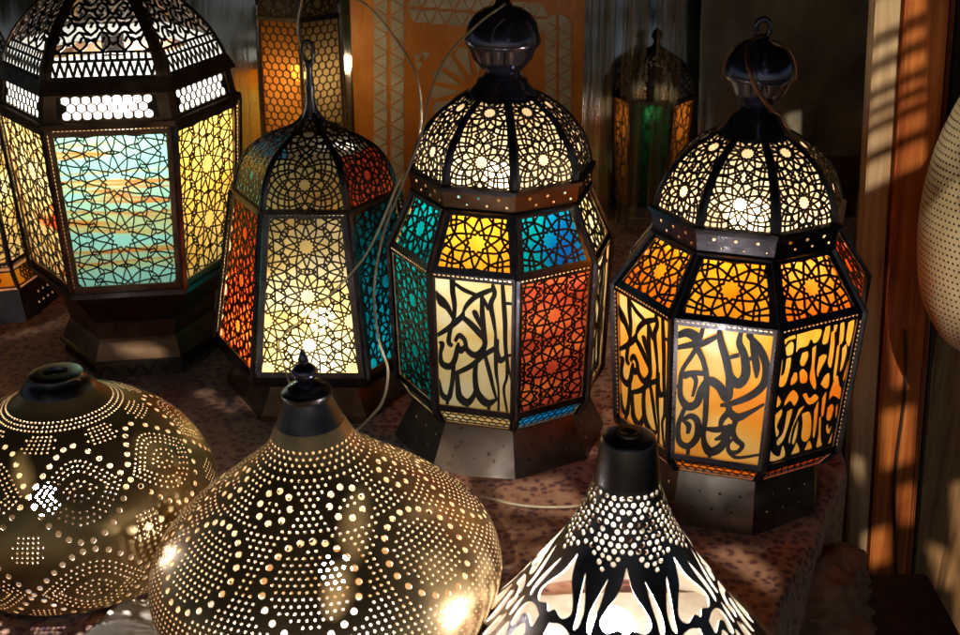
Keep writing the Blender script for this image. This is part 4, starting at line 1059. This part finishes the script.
cord([(304, -8, 1.36), (298, 20, 1.36), (299, 42, 1.36), (308, 62, 1.345), (312, 82, 1.32), (305, 100, 1.31)], .0018, 'thin clear cord looped onto the hook of the onion-domed lantern')
cord([(764, 36, 1.09), (752, 40, 1.06), (747, 55, 1.045), (752, 78, 1.035), (762, 97, 1.04), (772, 112, 1.06)], .0019, 'reddish cord hanging over the ball top of the amber lantern', mat='copper')
gy = [ground(x, y, .004) for x, y in ((480, 496), (520, 505), (560, 507), (605, 503))]
o = link('power_cord', tube('power_cord', [Vector(p) for p in spline([tuple(g) for g in gy], 8)], .0014), None, M['cord']); tag(o, 'thin cord lying on the spotted cloth behind the iron trumpet shade', 'cord')

# ------------------------------------------------------------------ light
SD = Vector((.13, .78, -.61)).normalized()
sun = bpy.data.lights.new('sun', 'SUN'); sun.energy = 5.0; sun.angle = R_(.5); sun.color = (1, .90, .74)
so = bpy.data.objects.new('sun', sun); COL.objects.link(so); so.rotation_euler = SD.to_track_quat('-Z', 'Y').to_euler()
w = bpy.data.worlds.new('World'); sc.world = w; w.use_nodes = True; nt = w.node_tree
bg = nt.nodes['Background']; sky = nt.nodes.new('ShaderNodeTexSky'); sky.sky_type = 'NISHITA'; sky.sun_disc = False
sky.sun_elevation = math.asin(-SD.z); sky.sun_rotation = math.atan2(-SD.x, -SD.y)
nt.links.new(sky.outputs[0], bg.inputs['Color']); bg.inputs['Strength'].default_value = .05

# unseen sun blocker added over the scene; openings cut where sun patches should land
ZA = .95
def blocker_xy(p):
    t = (ZA - p.z) / SD.z; q = p + SD * t; return (q.x * 1000, q.y * 1000)
hol = []
bpy.context.view_layer.update(); DG = bpy.context.evaluated_depsgraph_get()
def hit(px, py):
    d = at(px, py, 1.0) - Vector((0, 0, H)); ok, loc, nn, idx, ob, mm = sc.ray_cast(DG, Vector((0, 0, H)), d.normalized(), distance=5); return loc if ok else at(px, py, 1.3)
def patch(pts): cp = hit(sum(p[0] for p in pts) / len(pts), sum(p[1] for p in pts) / len(pts)); hol.append([blocker_xy(at(p[0], p[1], cp.y)) for p in pts])
def gpatch(pts): hol.append([blocker_xy(ground(*p)) for p in pts])
for i, (ya, yb) in enumerate(((-6, 34), (41, 60), (66, 88), (93, 106), (110, 122), (126, 150), (155, 186))):        # slanted openings cut to throw stripes on the post
    hol.append([blocker_xy(at(*q)) for q in ((858, yb + 4, 1.3), (858, ya + 8, 1.3), (926, ya - 20, 1.3), (926, yb - 24, 1.3))])
patch([(418, 548, .93), (436, 540, .93), (470, 575, .93), (482, 640, .93), (440, 640, .93), (428, 590, .93)])
gpatch([(492, 480), (560, 474), (585, 500), (575, 516), (505, 510)])
patch([(700, 545, .95), (742, 540, .95), (775, 572, .95), (770, 598, .95), (735, 570, .95)])
patch([(708, 415, 1.0), (732, 400, 1.0), (738, 460, 1.0), (716, 462, 1.0)])
patch([(934, 190, 1.1), (960, 170, 1.1), (965, 330, 1.1), (938, 335, 1.1)])
patch([(400, 392, 1.1), (424, 384, 1.1), (438, 405, 1.1), (420, 420, 1.1)])
patch([(926, 540, 1.36), (950, 550, 1.36), (965, 590, 1.36), (940, 585, 1.36)])
patch([(850, 452, 1.5), (862, 458, 1.5), (862, 486, 1.5)])
patch([(785, 112), (812, 104), (826, 138), (796, 152)]); patch([(634, 84), (676, 80), (676, 96), (634, 100)])
patch([(598, 98), (612, 96), (612, 116), (600, 118)]); patch([(196, 8), (212, 12), (206, 30), (196, 26)])
patch([(884, 408), (916, 402), (916, 458), (884, 468)]); patch([(864, 532), (888, 524), (890, 560), (866, 566)]); patch([(898, 486), (916, 480), (916, 520), (900, 524)])
for k in range(6): gpatch([(206 + k * 10, 396 + (k % 3) * 4), (214 + k * 10, 394 + (k % 3) * 4), (216 + k * 10, 402 + (k % 3) * 4), (208 + k * 10, 404 + (k % 3) * 4)])
for k in range(12): gpatch([(506 + (k % 4) * 11, 526 + (k // 4) * 20), (513 + (k % 4) * 11, 524 + (k // 4) * 20), (515 + (k % 4) * 11, 533 + (k // 4) * 20), (507 + (k % 4) * 11, 535 + (k // 4) * 20)])
def blob(cx, cy, rx, ry, seed, slant=.5):
    rx, ry = rx * 1.7, ry * 1.5; rn = random.Random(seed); patch([(cx + rx * (.7 + .5 * rn.random()) * cos(q) + slant * ry * sin(q), cy + ry * (.7 + .5 * rn.random()) * sin(q)) for q in [2 * PI * k / 9 for k in range(9)]])
for a_ in ((452, 470, 9, 22, 1), (478, 520, 6, 26, 2), (425, 510, 8, 14, 3, -.6), (398, 450, 5, 10, 4), (356, 520, 7, 30, 5, .1), (338, 586, 8, 20, 6, .1), (150, 450, 8, 16, 7), (178, 492, 6, 20, 8),
           (120, 520, 7, 12, 9, -.5), (22, 470, 6, 18, 10), (318, 398, 4, 12, 11, 0), (232, 360, 10, 6, 12), (585, 445, 8, 9, 13), (420, 400, 9, 12, 14), (520, 500, 12, 7, 15), (668, 480, 5, 14, 16),
           (140, 350, 16, 5, 17), (545, 555, 8, 7, 18), (612, 500, 3, 12, 19), (758, 500, 8, 6, 20), (205, 392, 8, 4, 21)): blob(*a_)
hol += [[(300, -1000), (620, -1000), (600, -30), (330, -60)], [(-1000, -1000), (-690, -1000), (-700, -60), (-980, -30)]]  # sky openings added for blue reflections on the metal
V, T = cut2d([[(-2600, -1300), (-380, -1300), (-330, -640), (60, -640), (110, -1300), (2600, -1300), (2600, 3200), (-2600, 3200)]], [h_ if area(h_) > 0 else h_[::-1] for h_ in hol])
o = link('sun_blocker', slab('sun_blocker', V, T, 4), None, M['dark_wood']); o.location.z = ZA; tag(o, 'unseen dark sheet added above the scene, holes cut to throw sun patches', 'sun_blocker')

# ------------------------------------------------------------------ render
sc.view_settings.view_transform = 'Standard'; sc.view_settings.look = 'None'; sc.view_settings.exposure = -0.95; sc.view_settings.gamma = 1
sc.cycles.use_denoising = True; sc.cycles.denoiser = 'OPENIMAGEDENOISE'
sc.cycles.max_bounces = 7; sc.cycles.diffuse_bounces = 4; sc.cycles.glossy_bounces = 3; sc.cycles.transparent_max_bounces = 12
sc.cycles.sample_clamp_indirect = 4.0; sc.cycles.caustics_reflective = False; sc.cycles.caustics_refractive = False
